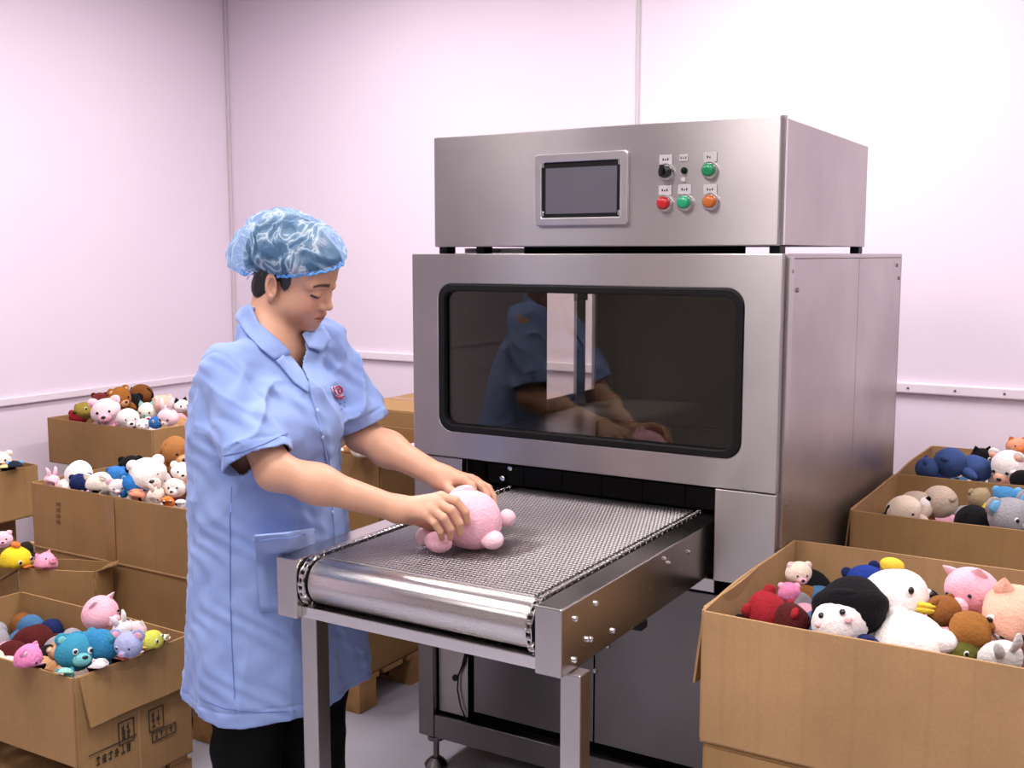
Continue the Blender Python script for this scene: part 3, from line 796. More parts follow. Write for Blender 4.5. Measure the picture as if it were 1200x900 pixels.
def toy(kind, label, cat, px, py, z, rpx, cols, yaw=0., pitch=0., roll=0., white_eye=False, group=None, body=True):
    """a plush toy whose head centre lies at height z on the ray of (px, py), head radius rpx pixels at that distance; yaw turns from facing the camera"""
    P = onZ(px, py, z); depth = float((P - _C) @ _F); r = rpx * depth / F_PX
    yc = math.atan2(-P[1], -P[0])
    t = empty('plush_' + cat.replace(' ', '_'), tuple(P), (math.radians(roll), math.radians(pitch), yc + math.radians(yaw)))
    tag(t, label, 'plush toy', group)
    _seed[0] += 17; sd = _seed[0]
    a = cols[0]; b = cols[1] if len(cols) > 1 else a; c = cols[2] if len(cols) > 2 else b
    hd = (.95, 1.05, .95)
    if kind == 'doll': hd = (.85, 1.0, .95)
    blob('head', t, (0, 0, 0), tuple(r * q for q in hd), a, seed=sd)
    S = lambda *q: tuple(r * k for k in q)
    if kind == 'bear':
        for s in (-1, 1):
            e = blob('ear', t, S(-.1, .72 * s, .70), S(.18, .36, .34), a, seed=sd + s); blob('ear_lining', e, S(.05, .72 * s, .68), S(.16, .24, .22), b, small=True)
        blob('muzzle', t, S(.78, 0, -.24), S(.38, .46, .36), b, seed=sd + 5); blob('nose', t, S(1.12, 0, -.12), S(.10, .16, .11), MATS['eye_black'], small=True, lump=0)
        eyes(t, r, hd, .38, .18, .10, white_eye)
    elif kind == 'bunny':
        for s in (-1, 1):
            blob('ear', t, S(-.15, .45 * s, 1.25), S(.16, .28, .75), a, rot=(-.3 * s, -.35, 0), bend=-.3, seed=sd + s)
        blob('muzzle', t, S(.80, 0, -.22), S(.26, .36, .28), b, seed=sd + 5); blob('nose', t, S(1.04, 0, -.12), S(.06, .09, .07), plush(HOTP), small=True)
        eyes(t, r, hd, .40, .16, .11, white_eye)
    elif kind == 'pig':
        for s in (-1, 1):
            blob('ear', t, S(.05, .62 * s, .82), S(.12, .28, .34), b, rot=(-.5 * s, .5, 0), taper=-.6, seed=sd + s)
        sn = blob('snout', t, S(.98, 0, -.12), S(.24, .40, .32), b, seed=sd + 5)
        for s in (-1, 1): blob('nostril', sn, S(1.20, .14 * s, -.10), S(.04, .07, .10), plush((190, 90, 120)), small=True, lump=0)
        eyes(t, r, hd, .45, .25, .08, white_eye)
    elif kind == 'duck':
        for s in (-1, 1): blob('bill_half', t, S(.98, 0, -.22 - .07 * s), S(.42, .32, .10), c, seed=sd + s)
        blob('tuft', t, S(-.25, 0, .98), S(.35, .30, .22), c, seed=sd + 7)
        eyes(t, r, hd, .5, .22, .12, True)
    elif kind == 'dog':
        for s in (-1, 1):
            blob('ear', t, S(-.05, .92 * s, .15), S(.28, .16, .58), b, rot=(.28 * s, .1, 0), taper=-.25, seed=sd + s)
        blob('muzzle', t, S(.80, 0, -.25), S(.46, .46, .38), c, seed=sd + 5); blob('nose', t, S(1.22, 0, -.10), S(.13, .18, .13), MATS['eye_black'], small=True, lump=0)
        eyes(t, r, hd, .40, .20, .10, white_eye)
    elif kind == 'cat':
        for s in (-1, 1):
            blob('ear', t, S(0, .6 * s, .85), S(.14, .30, .38), b, rot=(-.25 * s, 0, 0), taper=-.75, seed=sd + s)
        blob('muzzle', t, S(.84, 0, -.25), S(.18, .36, .22), c, seed=sd + 5); blob('nose', t, S(1.0, 0, -.14), S(.06, .09, .06), MATS['eye_black'], small=True, lump=0)
        eyes(t, r, hd, .46, .12, .12, white_eye)
    elif kind == 'doll':
        hh = blob('hair', t, S(-.36, .14, .56), S(1.18, 1.32, 1.10), b, seed=sd + 3)
        blob('fringe', hh, S(.55, .2, .68), S(.30, .62, .24), b, rot=(0, .6, 0), seed=sd + 6)
        for s in (-1, 1): blob('cheek', t, S(.66, .52 * s, -.28), S(.10, .14, .12), plush((240, 190, 190)), small=True)
        eyes(t, r, hd, .38, -.02, .11, white_eye)
    elif kind == 'mouse':
        for s in (-1, 1):
            e = blob('ear', t, S(-.1, .85 * s, .72), S(.14, .48, .46), a, seed=sd + s); blob('ear_lining', e, S(.0, .85 * s, .72), S(.12, .34, .32), b, small=True)
        blob('snout', t, S(.85, 0, -.2), S(.42, .32, .28), a, seed=sd + 5); blob('nose', t, S(1.25, 0, -.16), S(.09, .1, .09), plush(HOTP), small=True)
        eyes(t, r, hd, .42, .14, .10, True)
    elif kind == 'fish':
        for s in (-1, 1): blob('fin', t, S(-.2, 1.0 * s, -.1), S(.35, .4, .12), b, rot=(.4 * s, 0, 0), seed=sd + s)
        blob('tail_fin', t, S(-1.15, 0, .1), S(.45, .14, .5), b, seed=sd + 4); eyes(t, r, hd, .45, .3, .13, True)
    elif kind == 'back':        # a toy lying face down: back of the head with ears and a small tail
        for s in (-1, 1): blob('ear', t, S(-.2, .75 * s, .55), S(.22, .34, .34), b, seed=sd + s)
        blob('tail', t, S(.9, .0, -.75), S(.24, .22, .22), c, seed=sd + 6)
    if body:
        blob('body', t, S(-.25, 0, -1.45), S(.82, .85, .95), c if kind in ('doll',) else a, seed=sd + 9)
        for s in (-1, 1):
            blob('arm', t, S(.12, 1.0 * s, -1.05), S(.30, .30, .55), a if kind != 'doll' else c, rot=(.75 * s, -.3, 0), seed=sd + 11 + s)
            blob('foot', t, S(.75, .55 * s, -2.0), S(.52, .34, .34), a if kind != 'doll' else b, seed=sd + 14 + s)
    if group in BOXES: press_in(t, BOXES[group])
    return t

def heap(label, x0, x1, y0, y1, z, rz=0, pivot=None, seed=0, cols=None):
    """the toys lower down that fill a carton: a lumpy heap nobody can count"""
    rs = np.random.RandomState(seed)
    cols = cols or [BROWN, WHITE, NAVY, PINK, GREY, MAROON, BLACK, TAN, CREAM, (70, 110, 150)]
    cen = pivot or ((x0 + x1) / 2, (y0 + y1) / 2)
    V, Fc, mi = [], [], []; n = 0
    st = .066; gx, gy = max(2, int((x1 - x0) / st)), max(2, int((y1 - y0) / st))
    for a in range(gx):
        for b_ in range(gy):
            r = rs.uniform(.040, .060)
            c = np.array([x0 + (a + .5 + rs.uniform(-.4, .4)) * (x1 - x0) / gx, y0 + (b_ + .5 + rs.uniform(-.4, .4)) * (y1 - y0) / gy, z - .062 + rs.uniform(-.022, .018)])
            q = (EV * np.array([r * rs.uniform(.8, 1.3), r * rs.uniform(.8, 1.1), r * rs.uniform(.7, 1)])) @ rotm(*rs.uniform(-1, 1, 3)).T + c
            q[:, 0] = np.clip(q[:, 0], x0, x1); q[:, 1] = np.clip(q[:, 1], y0, y1)
            V.append(q - np.array([cen[0], cen[1], z - .12])); Fc.append(EF + n); n += len(q); mi += [rs.randint(len(cols))] * len(EF)
    me = mesh_np('plush_heap', np.concatenate(V), np.concatenate(Fc))
    for c in cols: me.materials.append(plush(c))
    me.polygons.foreach_set('material_index', mi)
    o = bpy.data.objects.new('plush_heap', me); o.location = (cen[0], cen[1], z - .12); o.rotation_euler = (0, 0, rz); COL.objects.link(o)
    tag(o, label, 'plush toys', kind='stuff')
i_ = .012
heap('jumbled plush toys lower down in the nearest carton at right', -.755 + i_, .03 - i_, 1.995 + i_, 2.62 - i_, .755, seed=1)
heap('jumbled plush toys lower down in the middle carton at right', -.729 + i_, .0 - i_, 3.081 + i_, 3.685 - i_, .74, seed=2)
heap('jumbled plush toys lower down in the rear carton by the wall', -.739 + i_, -.03 - i_, 3.72 + i_, 4.36 - i_, .73, seed=3)
heap('jumbled plush toys lower down in the far left carton', -4.227 + i_, -3.55 - i_, 3.03 + i_, 3.66 - i_, .77, seed=4)
heap('jumbled plush toys lower down in the tall taped carton', -3.40 + i_, -2.46 - i_, 2.36 + i_, 2.695 - i_, .70, seed=5)
heap('jumbled plush toys lower down in the carton at the left edge', -4.40 + i_, -3.76 - i_, 1.95 + i_, 2.64 - i_, .66, seed=6)
heap('jumbled plush toys lower down in the printed carton', -3.08 + i_, -2.32 - i_, 1.70 + i_, 2.08 - i_, .405, seed=7)
heap('jumbled plush toys lower down in the tilted small carton', -3.148 + .02, -2.885 - .02, 2.123 + .012, 2.236 - .012, .46, rz=math.radians(24), pivot=(-3.148, 2.123), seed=8)
heap('jumbled plush toys lower down in the carton behind the forearm', -2.60 + i_, -2.22 - i_, 2.837 + i_, 3.33 - i_, .82, seed=9)

gF, gG, gH = 'plush toys in the nearest right carton', 'plush toys in the middle right carton', 'plush toys in the rear right carton'
gA, gB, gC, gD, gE, gM = ('plush toys in the far left carton', 'plush toys in the tall taped carton', 'plush toys in the left edge carton',
                          'plush toys in the printed carton', 'plush toys in the tilted carton', 'plush toys behind the forearm')
def bx_(x0, x1, y0, y1, z0, rim, rz=0, piv=(0, 0)): return (x0, x1, y0, y1, z0, rim, rz, piv)
BOXES.update({gF: bx_(-.755, .03, 1.995, 2.62, .541, .815), gG: bx_(-.729, .0, 3.081, 3.685, .44, .80), gH: bx_(-.739, -.03, 3.72, 4.36, .44, .79),
              gA: bx_(-4.227, -3.55, 3.03, 3.66, .60, .80), gB: bx_(-3.40, -2.46, 2.36, 2.695, .114, .72), gC: bx_(-4.40, -3.76, 1.95, 2.64, .50, .70),
              gD: bx_(-3.08, -2.32, 1.70, 2.08, .10, .45), gE: bx_(-3.148, -2.885, 2.123, 2.236, .264, .505, math.radians(24), (-3.148, 2.123)), gM: bx_(-2.6, -2.22, 2.837, 3.33, .5, .856)})
# nearest carton, right
z = .79
toy('bear', 'small cream bear in the back left corner of the nearest right carton', 'bear', 936, 672, .80, 14, [CREAM, PINK], 20, 10, 0, group=gF, body=False)
toy('doll', 'white faced doll with big black hair in the nearest right carton', 'doll', 986, 728, .82, 34, [WHITE, BLACK, NAVY], -30, -34, 24, group=gF)
toy('back', 'bright red toy against the left side of the nearest right carton', 'bear', 897, 716, .775, 25, [RED, RED, MAROON], 40, 0, 30, group=gF, body=False)
toy('back', 'dark maroon round toy beside the black haired doll', 'bear', 928, 727, .79, 22, [MAROON, RED, WHITE], 100, 20, 0, group=gF, body=False)
toy('back', 'royal blue round toy behind the white duck', 'bear', 1012, 680, .79, 21, [(38, 60, 140), NAVY, WHITE], 0, 0, 20, group=gF, body=False)
toy('duck', 'large white duck with yellow bill and a black eye', 'duck', 1050, 700, .84, 38, [WHITE, WHITE, YEL], 58, -8, -18, group=gF)
toy('back', 'plump white toy lying face down at the carton front', 'bear', 1070, 762, .775, 44, [(240, 232, 228), WHITE, WHITE], 150, 30, 10, group=gF, body=False)
toy('pig', 'pale pink pig with a round snout in the nearest right carton', 'pig', 1139, 692, .86, 31, [PINK, (246, 196, 206)], -30, 18, 10, group=gF)
toy('cat', 'peach pink toy with black eyes at the right picture edge', 'cat', 1192, 722, .85, 38, [PEACH, PEACH, WHITE], -22, 20, -20, white_eye=True, group=gF)
toy('back', 'chestnut brown toy lying between the duck and the pig', 'bear', 1106, 716, .83, 20, [BROWN, BROWN, BROWN], 60, 10, 0, group=gF, body=False)
toy('bear', 'golden brown bear lying below the pink pig', 'bear', 1137, 740, .825, 23, [(146, 96, 48), TAN], 160, 60, 0, group=gF, body=False)
toy('bunny', 'grey and white bunny at the front right of the nearest carton', 'bunny', 1172, 772, .80, 24, [(206, 200, 198), WHITE], 60, 50, 30, group=gF, body=False)
toy('fish', 'dark olive fish toy under the golden brown bear', 'fish', 1133, 766, .79, 18, [OLIVE, OLIVE], 30, 0, 0, group=gF, body=False)
toy('back', 'small pink toy under the cream bear in the corner', 'bear', 925, 694, .775, 12, [(222, 130, 170), PINK, PINK], 10, 0, 0, group=gF, body=False)
# middle carton, right
toy('dog', 'cream puppy with black patches lying in the middle right carton', 'dog', 1058, 598, .79, 18, [CREAM, BLACK, CREAM], 20, 25, 20, group=gG)
toy('back', 'beige toy lying on its belly in the middle right carton', 'bear', 1102, 588, .80, 20, [(190, 170, 154), (176, 154, 138), TAN], 100, 72, 0, group=gG, body=True)
toy('back', 'taupe toy by the back side of the middle right carton', 'bear', 1148, 584, .80, 13, [(160, 140, 112), (150, 132, 108), TAN], 40, 0, 0, group=gG, body=False)
toy('dog', 'black toy with white tips in the middle right carton', 'dog', 1140, 612, .765, 22, [BLACK, BLACK, WHITE], 50, 20, 0, group=gG, body=False)
toy('mouse', 'grey mouse with sky blue ears at the right picture edge', 'mouse', 1187, 606, .80, 25, [GREY, SKYB], 40, 0, 10, group=gG)
toy('back', 'sky blue toy above the grey mouse at the picture edge', 'bear', 1180, 584, .79, 15, [(70, 130, 180), SKYB, YEL], 0, 0, 0, group=gG, body=False)
toy('back', 'small yellow toy beside the grey mouse', 'bear', 1160, 596, .775, 10, [YEL, YEL, YEL], 0, 0, 0, group=gG, body=False)
toy('cat', 'small white toy with black markings at the carton left', 'cat', 1082, 592, .79, 13, [WHITE, BLACK, WHITE], -20, 30, 0, group=gG, body=False)
# rear carton, right
toy('back', 'larger denim blue toy lying face down in the rear right carton', 'bear', 1114, 543, .81, 19, [(62, 82, 132), (58, 76, 124), (70, 92, 140)], -70, 70, 10, group=gH)
toy('back', 'smaller denim blue toy in the corner of the rear right carton', 'bear', 1086, 548, .795, 14, [(60, 80, 128), (56, 74, 120), (62, 82, 132)], 90, 10, 0, group=gH, body=False)
toy('cat', 'small black cat with a shiny eye in the rear right carton', 'cat', 1150, 536, .82, 12, [BLACK, BLACK, MAROON], 20, 10, 0, white_eye=True, group=gH, body=False)
toy('bear', 'white bear with a peach muzzle in the rear right carton', 'bear', 1182, 546, .82, 21, [WHITE, PEACH], -30, 30, 0, group=gH)
toy('pig', 'orange peach pig on top of the rear right carton', 'pig', 1192, 524, .86, 12, [(232, 160, 128), ORANGE], 20, 0, 0, group=gH, body=False)
toy('back', 'black and white toy at the right edge of the rear carton', 'bear', 1198, 563, .80, 13, [BLACK, WHITE, WHITE], 0, 0, 0, group=gH, body=False)
# far left carton
for k in [('bear', 'brown bear with tan muzzle on top of the far left carton', 'bear', 140, 466, .90, 13, [(146, 92, 40), TAN], 30, 10, 10),
          ('dog', 'dark brown dog lying on the far left carton', 'dog', 165, 462, .89, 13, [(116, 70, 34), BLACK, TAN], -30, 20, 0),
          ('back', 'black toy under the two brown ones, far left carton', 'bear', 153, 473, .86, 13, [BLACK, BLACK, WHITE], 0, 0, 0),
          ('back', 'wine red toy at the left of the far left carton', 'bear', 117, 468, .86, 9, [(110, 46, 44), MAROON, MAROON], 0, 0, 0),
          ('fish', 'olive yellow fish in the far left carton', 'fish', 99, 481, .83, 11, [(150, 130, 56), OLIVE], 40, 0, 0),
          ('back', 'red toy in the left corner of the far left carton', 'bear', 92, 489, .80, 10, [RED, RED, RED], 0, 0, 0),
          ('bear', 'large pale pink bear in the far left carton', 'bear', 124, 482, .85, 17, [(240, 212, 218), PINK], -10, 8, 8),
          ('dog', 'white spotted puppy at the front of the far left carton', 'dog', 150, 490, .83, 12, [WHITE, CREAM, WHITE], 15, 15, 0),
          ('cat', 'white cat with mint green ears in the far left carton', 'cat', 173, 482, .84, 11, [(234, 230, 216), MINT, MINT], -20, 10, 0),
          ('fish', 'small blue fish at the front rim of the far left carton', 'fish', 183, 495, .81, 8, [BLUE, SKYB], 0, 0, 0),
          ('bunny', 'soft pink bunny at the right of the far left carton', 'bunny', 197, 489, .83, 12, [(240, 206, 214), WHITE], -30, 20, 0),
          ('bear', 'peach bear at the back of the far left carton', 'bear', 192, 474, .87, 11, [(232, 184, 166), CREAM], 20, 0, 0),
          ('pig', 'pink pig lying below the large pale pink bear', 'pig', 131, 495, .80, 9, [(240, 180, 206), PINK], 0, 10, 0),
          ('cat', 'black and white kitten half hidden by the worker back', 'cat', 212, 476, .86, 9, [WHITE, BLACK, WHITE], 30, 0, 0),
          ('mouse', 'white mouse with red ears at the far left carton rim', 'mouse', 167, 498, .80, 8, [WHITE, RED], 0, 0, 0)]:
    toy(*k, group=gA, body=k[6] > 12)
# tall taped carton
for k in [('bunny', 'pink bunny at the left corner of the tall carton', 'bunny', 60, 564, .73, 9, [(240, 190, 206), PINK], 30, 20, 0),
          ('dog', 'long white dog lying along the tall carton left side', 'dog', 92, 556, .75, 16, [(238, 228, 222), WHITE, WHITE], 110, 30, 0),
          ('back', 'navy blue toy between two cream toys in the tall carton', 'bear', 95, 566, .73, 12, [NAVY, NAVY, WHITE], 0, 0, 0),
          ('bear', 'cream bear beside the navy toy in the tall carton', 'bear', 116, 567, .745, 15, [(240, 232, 214), CREAM], -40, 40, 0),
          ('bear', 'bright blue bear in the middle of the tall carton', 'bear', 158, 566, .765, 14, [(48, 118, 190), SKYB], -20, 30, 0),
          ('back', 'blue toy behind the small white mouse in the tall carton', 'bear', 136, 556, .755, 10, [(56, 118, 186), BLUE, BLUE], 0, 0, 0),
          ('mouse', 'small white mouse at the front of the tall carton', 'mouse', 138, 571, .745, 10, [WHITE, PINK], 0, 10, 0),
          ('bear', 'largest white bear with black nose in the tall carton', 'bear', 173, 556, .79, 20, [(240, 232, 226), WHITE], 10, 5, 8),
          ('back', 'black toy behind the largest white bear in the tall carton', 'bear', 153, 546, .77, 13, [BLACK, BLACK, WHITE], 0, 0, 0),
          ('dog', 'ginger brown dog leaning at the back of the tall carton', 'dog', 206, 528, .84, 17, [(160, 108, 62), BROWN, TAN], 30, 20, 0),
          ('cat', 'white cat with black ears next to the large white bear', 'cat', 191, 563, .76, 10, [WHITE, BLACK, WHITE], 40, 0, 0),
          ('pig', 'salmon pink pig at the front rim of the tall carton', 'pig', 160, 581, .73, 9, [(222, 150, 120), PEACH], 0, 20, 0),
          ('bunny', 'cream bunny with folded ears near the tall carton rim', 'bunny', 183, 580, .74, 10, [(240, 220, 206), CREAM], 40, 30, 20),
          ('dog', 'white puppy with dark eye patches near the worker back', 'dog', 206, 572, .76, 12, [(238, 226, 218), TAN, WHITE], -20, 0, 0),
          ('bear', 'white bear touching the worker smock above the tall carton', 'bear', 214, 553, .79, 13, [WHITE, CREAM], 0, 0, 0),
          ('fish', 'orange fish at the front rim of the tall carton', 'fish', 196, 589, .725, 8, [ORANGE, ORANGE], 0, 0, 0),
          ('fish', 'white and blue fish at the tall carton front corner', 'fish', 212, 591, .725, 7, [WHITE, BLUE], 0, 0, 0)]:
    toy(*k, group=gB, body=k[6] > 13)
# carton at the left edge
for k in [('bear', 'cream bear at the left picture edge', 'bear', 1, 540, .73, 12, [(238, 220, 210), CREAM], 0, 0, 0),
          ('back', 'black and blue toy in the left edge carton', 'bear', 17, 548, .71, 9, [(40, 42, 56), SKYB, SKYB], 0, 0, 0),
          ('duck', 'pale yellow duck in the left edge carton', 'duck', 5, 552, .70, 8, [(236, 214, 150), YEL, ORANGE], 0, 0, 0)]:
    toy(*k, group=gC, body=False)
# printed carton
for k in [('pig', 'pale pink pig sitting highest in the printed carton', 'pig', 118, 719, .52, 21, [(240, 180, 194), (246, 196, 206)], 45, 10, 5),
          ('bear', 'teal bear with one big white ringed eye', 'bear', 88, 765, .485, 23, [TEAL, (110, 176, 180)], 25, -8, -10, True),
          ('back', 'round blue toy beside the teal bear', 'bear', 117, 757, .49, 21, [(52, 128, 172), TEAL, TEAL], 130, 30, 0),
          ('back', 'blue toy behind the teal bear head', 'bear', 90, 752, .475, 12, [(54, 126, 168), TEAL, TEAL], 0, 0, 0),
          ('mouse', 'lavender mouse with a big eye in the printed carton', 'mouse', 150, 755, .50, 16, [LAV, PINK], -25, 10, 0, True),
          ('bunny', 'white bunny behind the lavender mouse', 'bunny', 144, 738, .50, 12, [WHITE, PINK], 30, 20, 20),
          ('cat', 'pale pink kitten at the back rim of the printed carton', 'cat', 161, 738, .49, 11, [(240, 204, 210), WHITE, WHITE], -30, 10, 0),
          ('fish', 'lime yellow fish along the printed carton right rim', 'fish', 178, 751, .478, 13, [(206, 206, 90), YEL], 60, 0, 10),
          ('bear', 'hot pink bear at the left front of the printed carton', 'bear', 32, 772, .475, 17, [(232, 136, 184), PINK], 60, 20, 0),
          ('cat', 'small white cat with black nose in the printed carton', 'cat', 118, 781, .46, 10, [WHITE, WHITE, PINK], -20, 20, 0, True),
          ('fish', 'small orange red fish at the printed carton rim', 'fish', 148, 774, .455, 8, [(214, 84, 60), ORANGE], 0, 0, 0),
          ('back', 'mint green toy in the front corner of the printed carton', 'bear', 76, 792, .45, 10, [MINT, TEAL, MINT], 0, 0, 0),
          ('bunny', 'cream bunny in the right corner of the printed carton', 'bunny', 193, 750, .46, 7, [(240, 228, 200), CREAM], 0, 60, 0),
          ('mouse', 'tan eared mouse left of the teal bear', 'mouse', 66, 766, .46, 9, [TAN, CREAM], 30, 0, 0)]:
    toy(*k, group=gD, body=False)
# tilted carton
for k in [('duck', 'bright yellow duck in the tilted carton', 'duck', 18, 655, .54, 17, [(240, 206, 50), YEL, ORANGE], 50, 20, 0),
          ('bear', 'light pink bear at the left edge of the tilted carton', 'bear', 3, 632, .56, 10, [(244, 196, 212), PINK], 0, 0, 0),
          ('pig', 'pink pig with snout raised in the tilted carton', 'pig', 54, 660, .525, 13, [(238, 160, 186), (240, 150, 180)], 40, -30, 0),
          ('back', 'dark toy behind the yellow duck', 'bear', 30, 643, .53, 9, [(40, 34, 30), TAN, WHITE], 0, 0, 0)]:
    toy(*k, group=gE, body=False)
# carton behind the forearm
for k in [('bear', 'white bear seen between the worker arms', 'bear', 424, 524, .90, 13, [(236, 222, 212), CREAM], 0, 10, 0),
          ('dog', 'cream dog behind the worker left forearm', 'dog', 440, 527, .88, 11, [(232, 214, 200), BROWN, WHITE], 20, 10, 0),
          ('back', 'brown toy between the worker smock and the white bear', 'bear', 412, 530, .87, 9, [(140, 92, 60), TAN, TAN], 0, 0, 0)]:
    toy(*k, group=gM, body=False)

# ================================================================== IMPLICIT SURFACES (for body, cloth and cap)
def smin(a, b, k):
    h = np.clip(.5 + .5 * (b - a) / k, 0, 1)
    return b * (1 - h) + a * h - k * h * (1 - h)
def smax(a, b, k): return -smin(-a, -b, k)
def s_ell(P, c, r, M=None):
    q = P - np.asarray(c)
    if M is not None: q = q @ M
    r = np.asarray(r); k0 = np.linalg.norm(q / r, axis=1); k1 = np.linalg.norm(q / r ** 2, axis=1) + 1e-9
    return k0 * (k0 - 1) / k1
def s_cone(P, a, b, r1, r2):
    a = np.asarray(a, float); b = np.asarray(b, float); d = b - a
    t = np.clip(((P - a) @ d) / (d @ d), 0, 1)
    return np.linalg.norm(P - a - t[:, None] * d, axis=1) - (r1 + (r2 - r1) * t)

def polygonise(f, lo, hi, h):
    """surface nets over the zero set of f; samples finely only near the surface"""
    lo = np.asarray(lo, float); n = np.ceil((np.asarray(hi) - lo) / h).astype(int) + 1
    B = 8; nb = -(-n // B); n = nb * B
    bc = np.stack(np.meshgrid(*[np.arange(k) for k in nb], indexing='ij'), -1).reshape(-1, 3)
    cen = lo + (bc * B + B / 2 - .5) * h
    v = f(cen)
    near = np.abs(v) < B * h * 1.25
    G = np.repeat(np.repeat(np.repeat(np.where(v < 0, -1., 1.).reshape(nb), B, 0), B, 1), B, 2).astype(np.float32)
    o = np.stack(np.meshgrid(*[np.arange(B)] * 3, indexing='ij'), -1).reshape(-1, 3)
    kb = bc[near]
    for s in range(0, len(kb), 400):
        idx = (kb[s:s + 400, None, :] * B + o[None]).reshape(-1, 3)
        G[idx[:, 0], idx[:, 1], idx[:, 2]] = f(lo + idx * h)
    S = G < 0
    c = np.zeros(tuple(n - 1), np.int8)
    sl = [(slice(0, -1), slice(1, None))[k] for k in (0, 1)]
    corners = [(i, j, k) for i in (0, 1) for j in (0, 1) for k in (0, 1)]
    for i, j, k in corners: c += S[sl[i], sl[j], sl[k]]
    act = np.argwhere((c > 0) & (c < 8))
    acc = np.zeros((len(act), 3)); cnt = np.zeros(len(act))
    val = {q: G[act[:, 0] + q[0], act[:, 1] + q[1], act[:, 2] + q[2]].astype(float) for q in corners}
    for q in corners:
        for ax in range(3):
            if q[ax] == 0:
                w = list(q); w[ax] = 1; w = tuple(w)
                a, b = val[q], val[w]; x = (a < 0) != (b < 0)
                t = np.where(x, a / np.where(x, a - b, 1), 0)
                p = np.tile(np.array(q, float), (len(act), 1)); p[:, ax] += t
                acc[x] += p[x]; cnt[x] += 1
    V = lo + (act + acc / cnt[:, None]) * h
    ID = np.full(tuple(n - 1), -1, np.int32); ID[act[:, 0], act[:, 1], act[:, 2]] = np.arange(len(act))
    quads = []
    for ax in range(3):
        u, w = [(1, 2), (2, 0), (0, 1)][ax]
        A = S; s0 = [slice(None)] * 3; s1 = [slice(None)] * 3; s0[ax] = slice(0, -1); s1[ax] = slice(1, None)
        e = np.argwhere(A[tuple(s0)] != A[tuple(s1)])
        e = e[(e[:, u] > 0) & (e[:, w] > 0) & (e[:, u] < n[u] - 1) & (e[:, w] < n[w] - 1)]
        ins = A[e[:, 0], e[:, 1], e[:, 2]]
        du = np.zeros(3, int); dw = np.zeros(3, int); du[u] = 1; dw[w] = 1
        ids = [ID[tuple((e - x).T)] for x in (du + dw, dw, 0 * du, du)]
        q = np.stack(ids, 1); q[~ins] = q[~ins][:, ::-1]
        quads.append(q)
    Q = np.concatenate(quads); Q = Q[(Q >= 0).all(1)]
    return V, Q

def trace(f, px, py, d0, d1, off=0.0):
    """first hit of a sight ray with f = off, as a point"""
    d = ray(px, py); t = d0; best = (9, d0)
    for _ in range(160):
        p = _C + d * t
        v = f(p[None])[0] - off
        if v < best[0]: best = (v, t)
        if v < 2e-4: return p
        if t > d1: break
        t += max(v * .5, 2e-4)
    return _C + d * best[1]         # grazing: the nearest approach
def grad(f, p, e=.004):
    g = np.array([f((p + np.eye(3)[k] * e)[None])[0] - f((p - np.eye(3)[k] * e)[None])[0] for k in range(3)])
    return g / (np.linalg.norm(g) + 1e-9)

# ================================================================== THE WORKER
SH = np.array([.13, .99, 0]); SH /= np.linalg.norm(SH)      # from her right shoulder to her left
FW = np.array([SH[1], -SH[0], 0])                           # facing
person = empty('person', (-1.86, 1.95, 0))
tag(person, 'worker in blue short-sleeved smock and hair net placing a pink toy on the belt', 'person')
pl = np.array(person.location)

def skin_obj(name, V, Q, mat, parent=None, smooth=True):
    me = mesh_np(name, V - pl, Q, smooth); me.materials.append(MATS[mat] if isinstance(mat, str) else mat)
    return link(bpy.data.objects.new(name, me), parent or person)

# --- joints
R_SH, R_EL, R_WR = pt(264, 432, 2.40), pt(322, 552, 2.37), pt(468, 597, 2.415)
L_SH, L_EL, L_WR = pt(388, 402, 2.66), pt(424, 510, 2.70), pt(518, 560, 2.575)
NECK = pt(313, 398, 2.52)
R_F = {'index': [(517, 582, 2.395), (534, 587, 2.382), (545, 600, 2.384), (548, 612, 2.392)],
       'middle': [(512, 589, 2.382), (529, 598, 2.366), (538, 613, 2.370), (539, 625, 2.380)],
       'ring': [(506, 597, 2.372), (520, 607, 2.358), (528, 620, 2.364), (528, 630, 2.376)],
       'little': [(499, 604, 2.370), (509, 613, 2.360), (516, 623, 2.365), (518, 631, 2.376)],
       'thumb': [(482, 607, 2.430), (501, 615, 2.455), (518, 622, 2.462), (530, 625, 2.450)]}
L_F = {'index': [(544, 563, 2.545), (553, 569, 2.535), (556, 580, 2.530), (556, 589, 2.525)],
       'middle': [(552, 562, 2.565), (565, 570, 2.555), (571, 580, 2.548), (572, 590, 2.542)],
       'ring': [(557, 564, 2.585), (572, 572, 2.578), (578, 582, 2.570), (579, 592, 2.562)],
       'little': [(556, 568, 2.605), (570, 578, 2.602), (576, 588, 2.594), (577, 597, 2.584)],
       'thumb': [(521, 567, 2.555), (527, 574, 2.530), (534, 579, 2.515), (541, 584, 2.505)]}

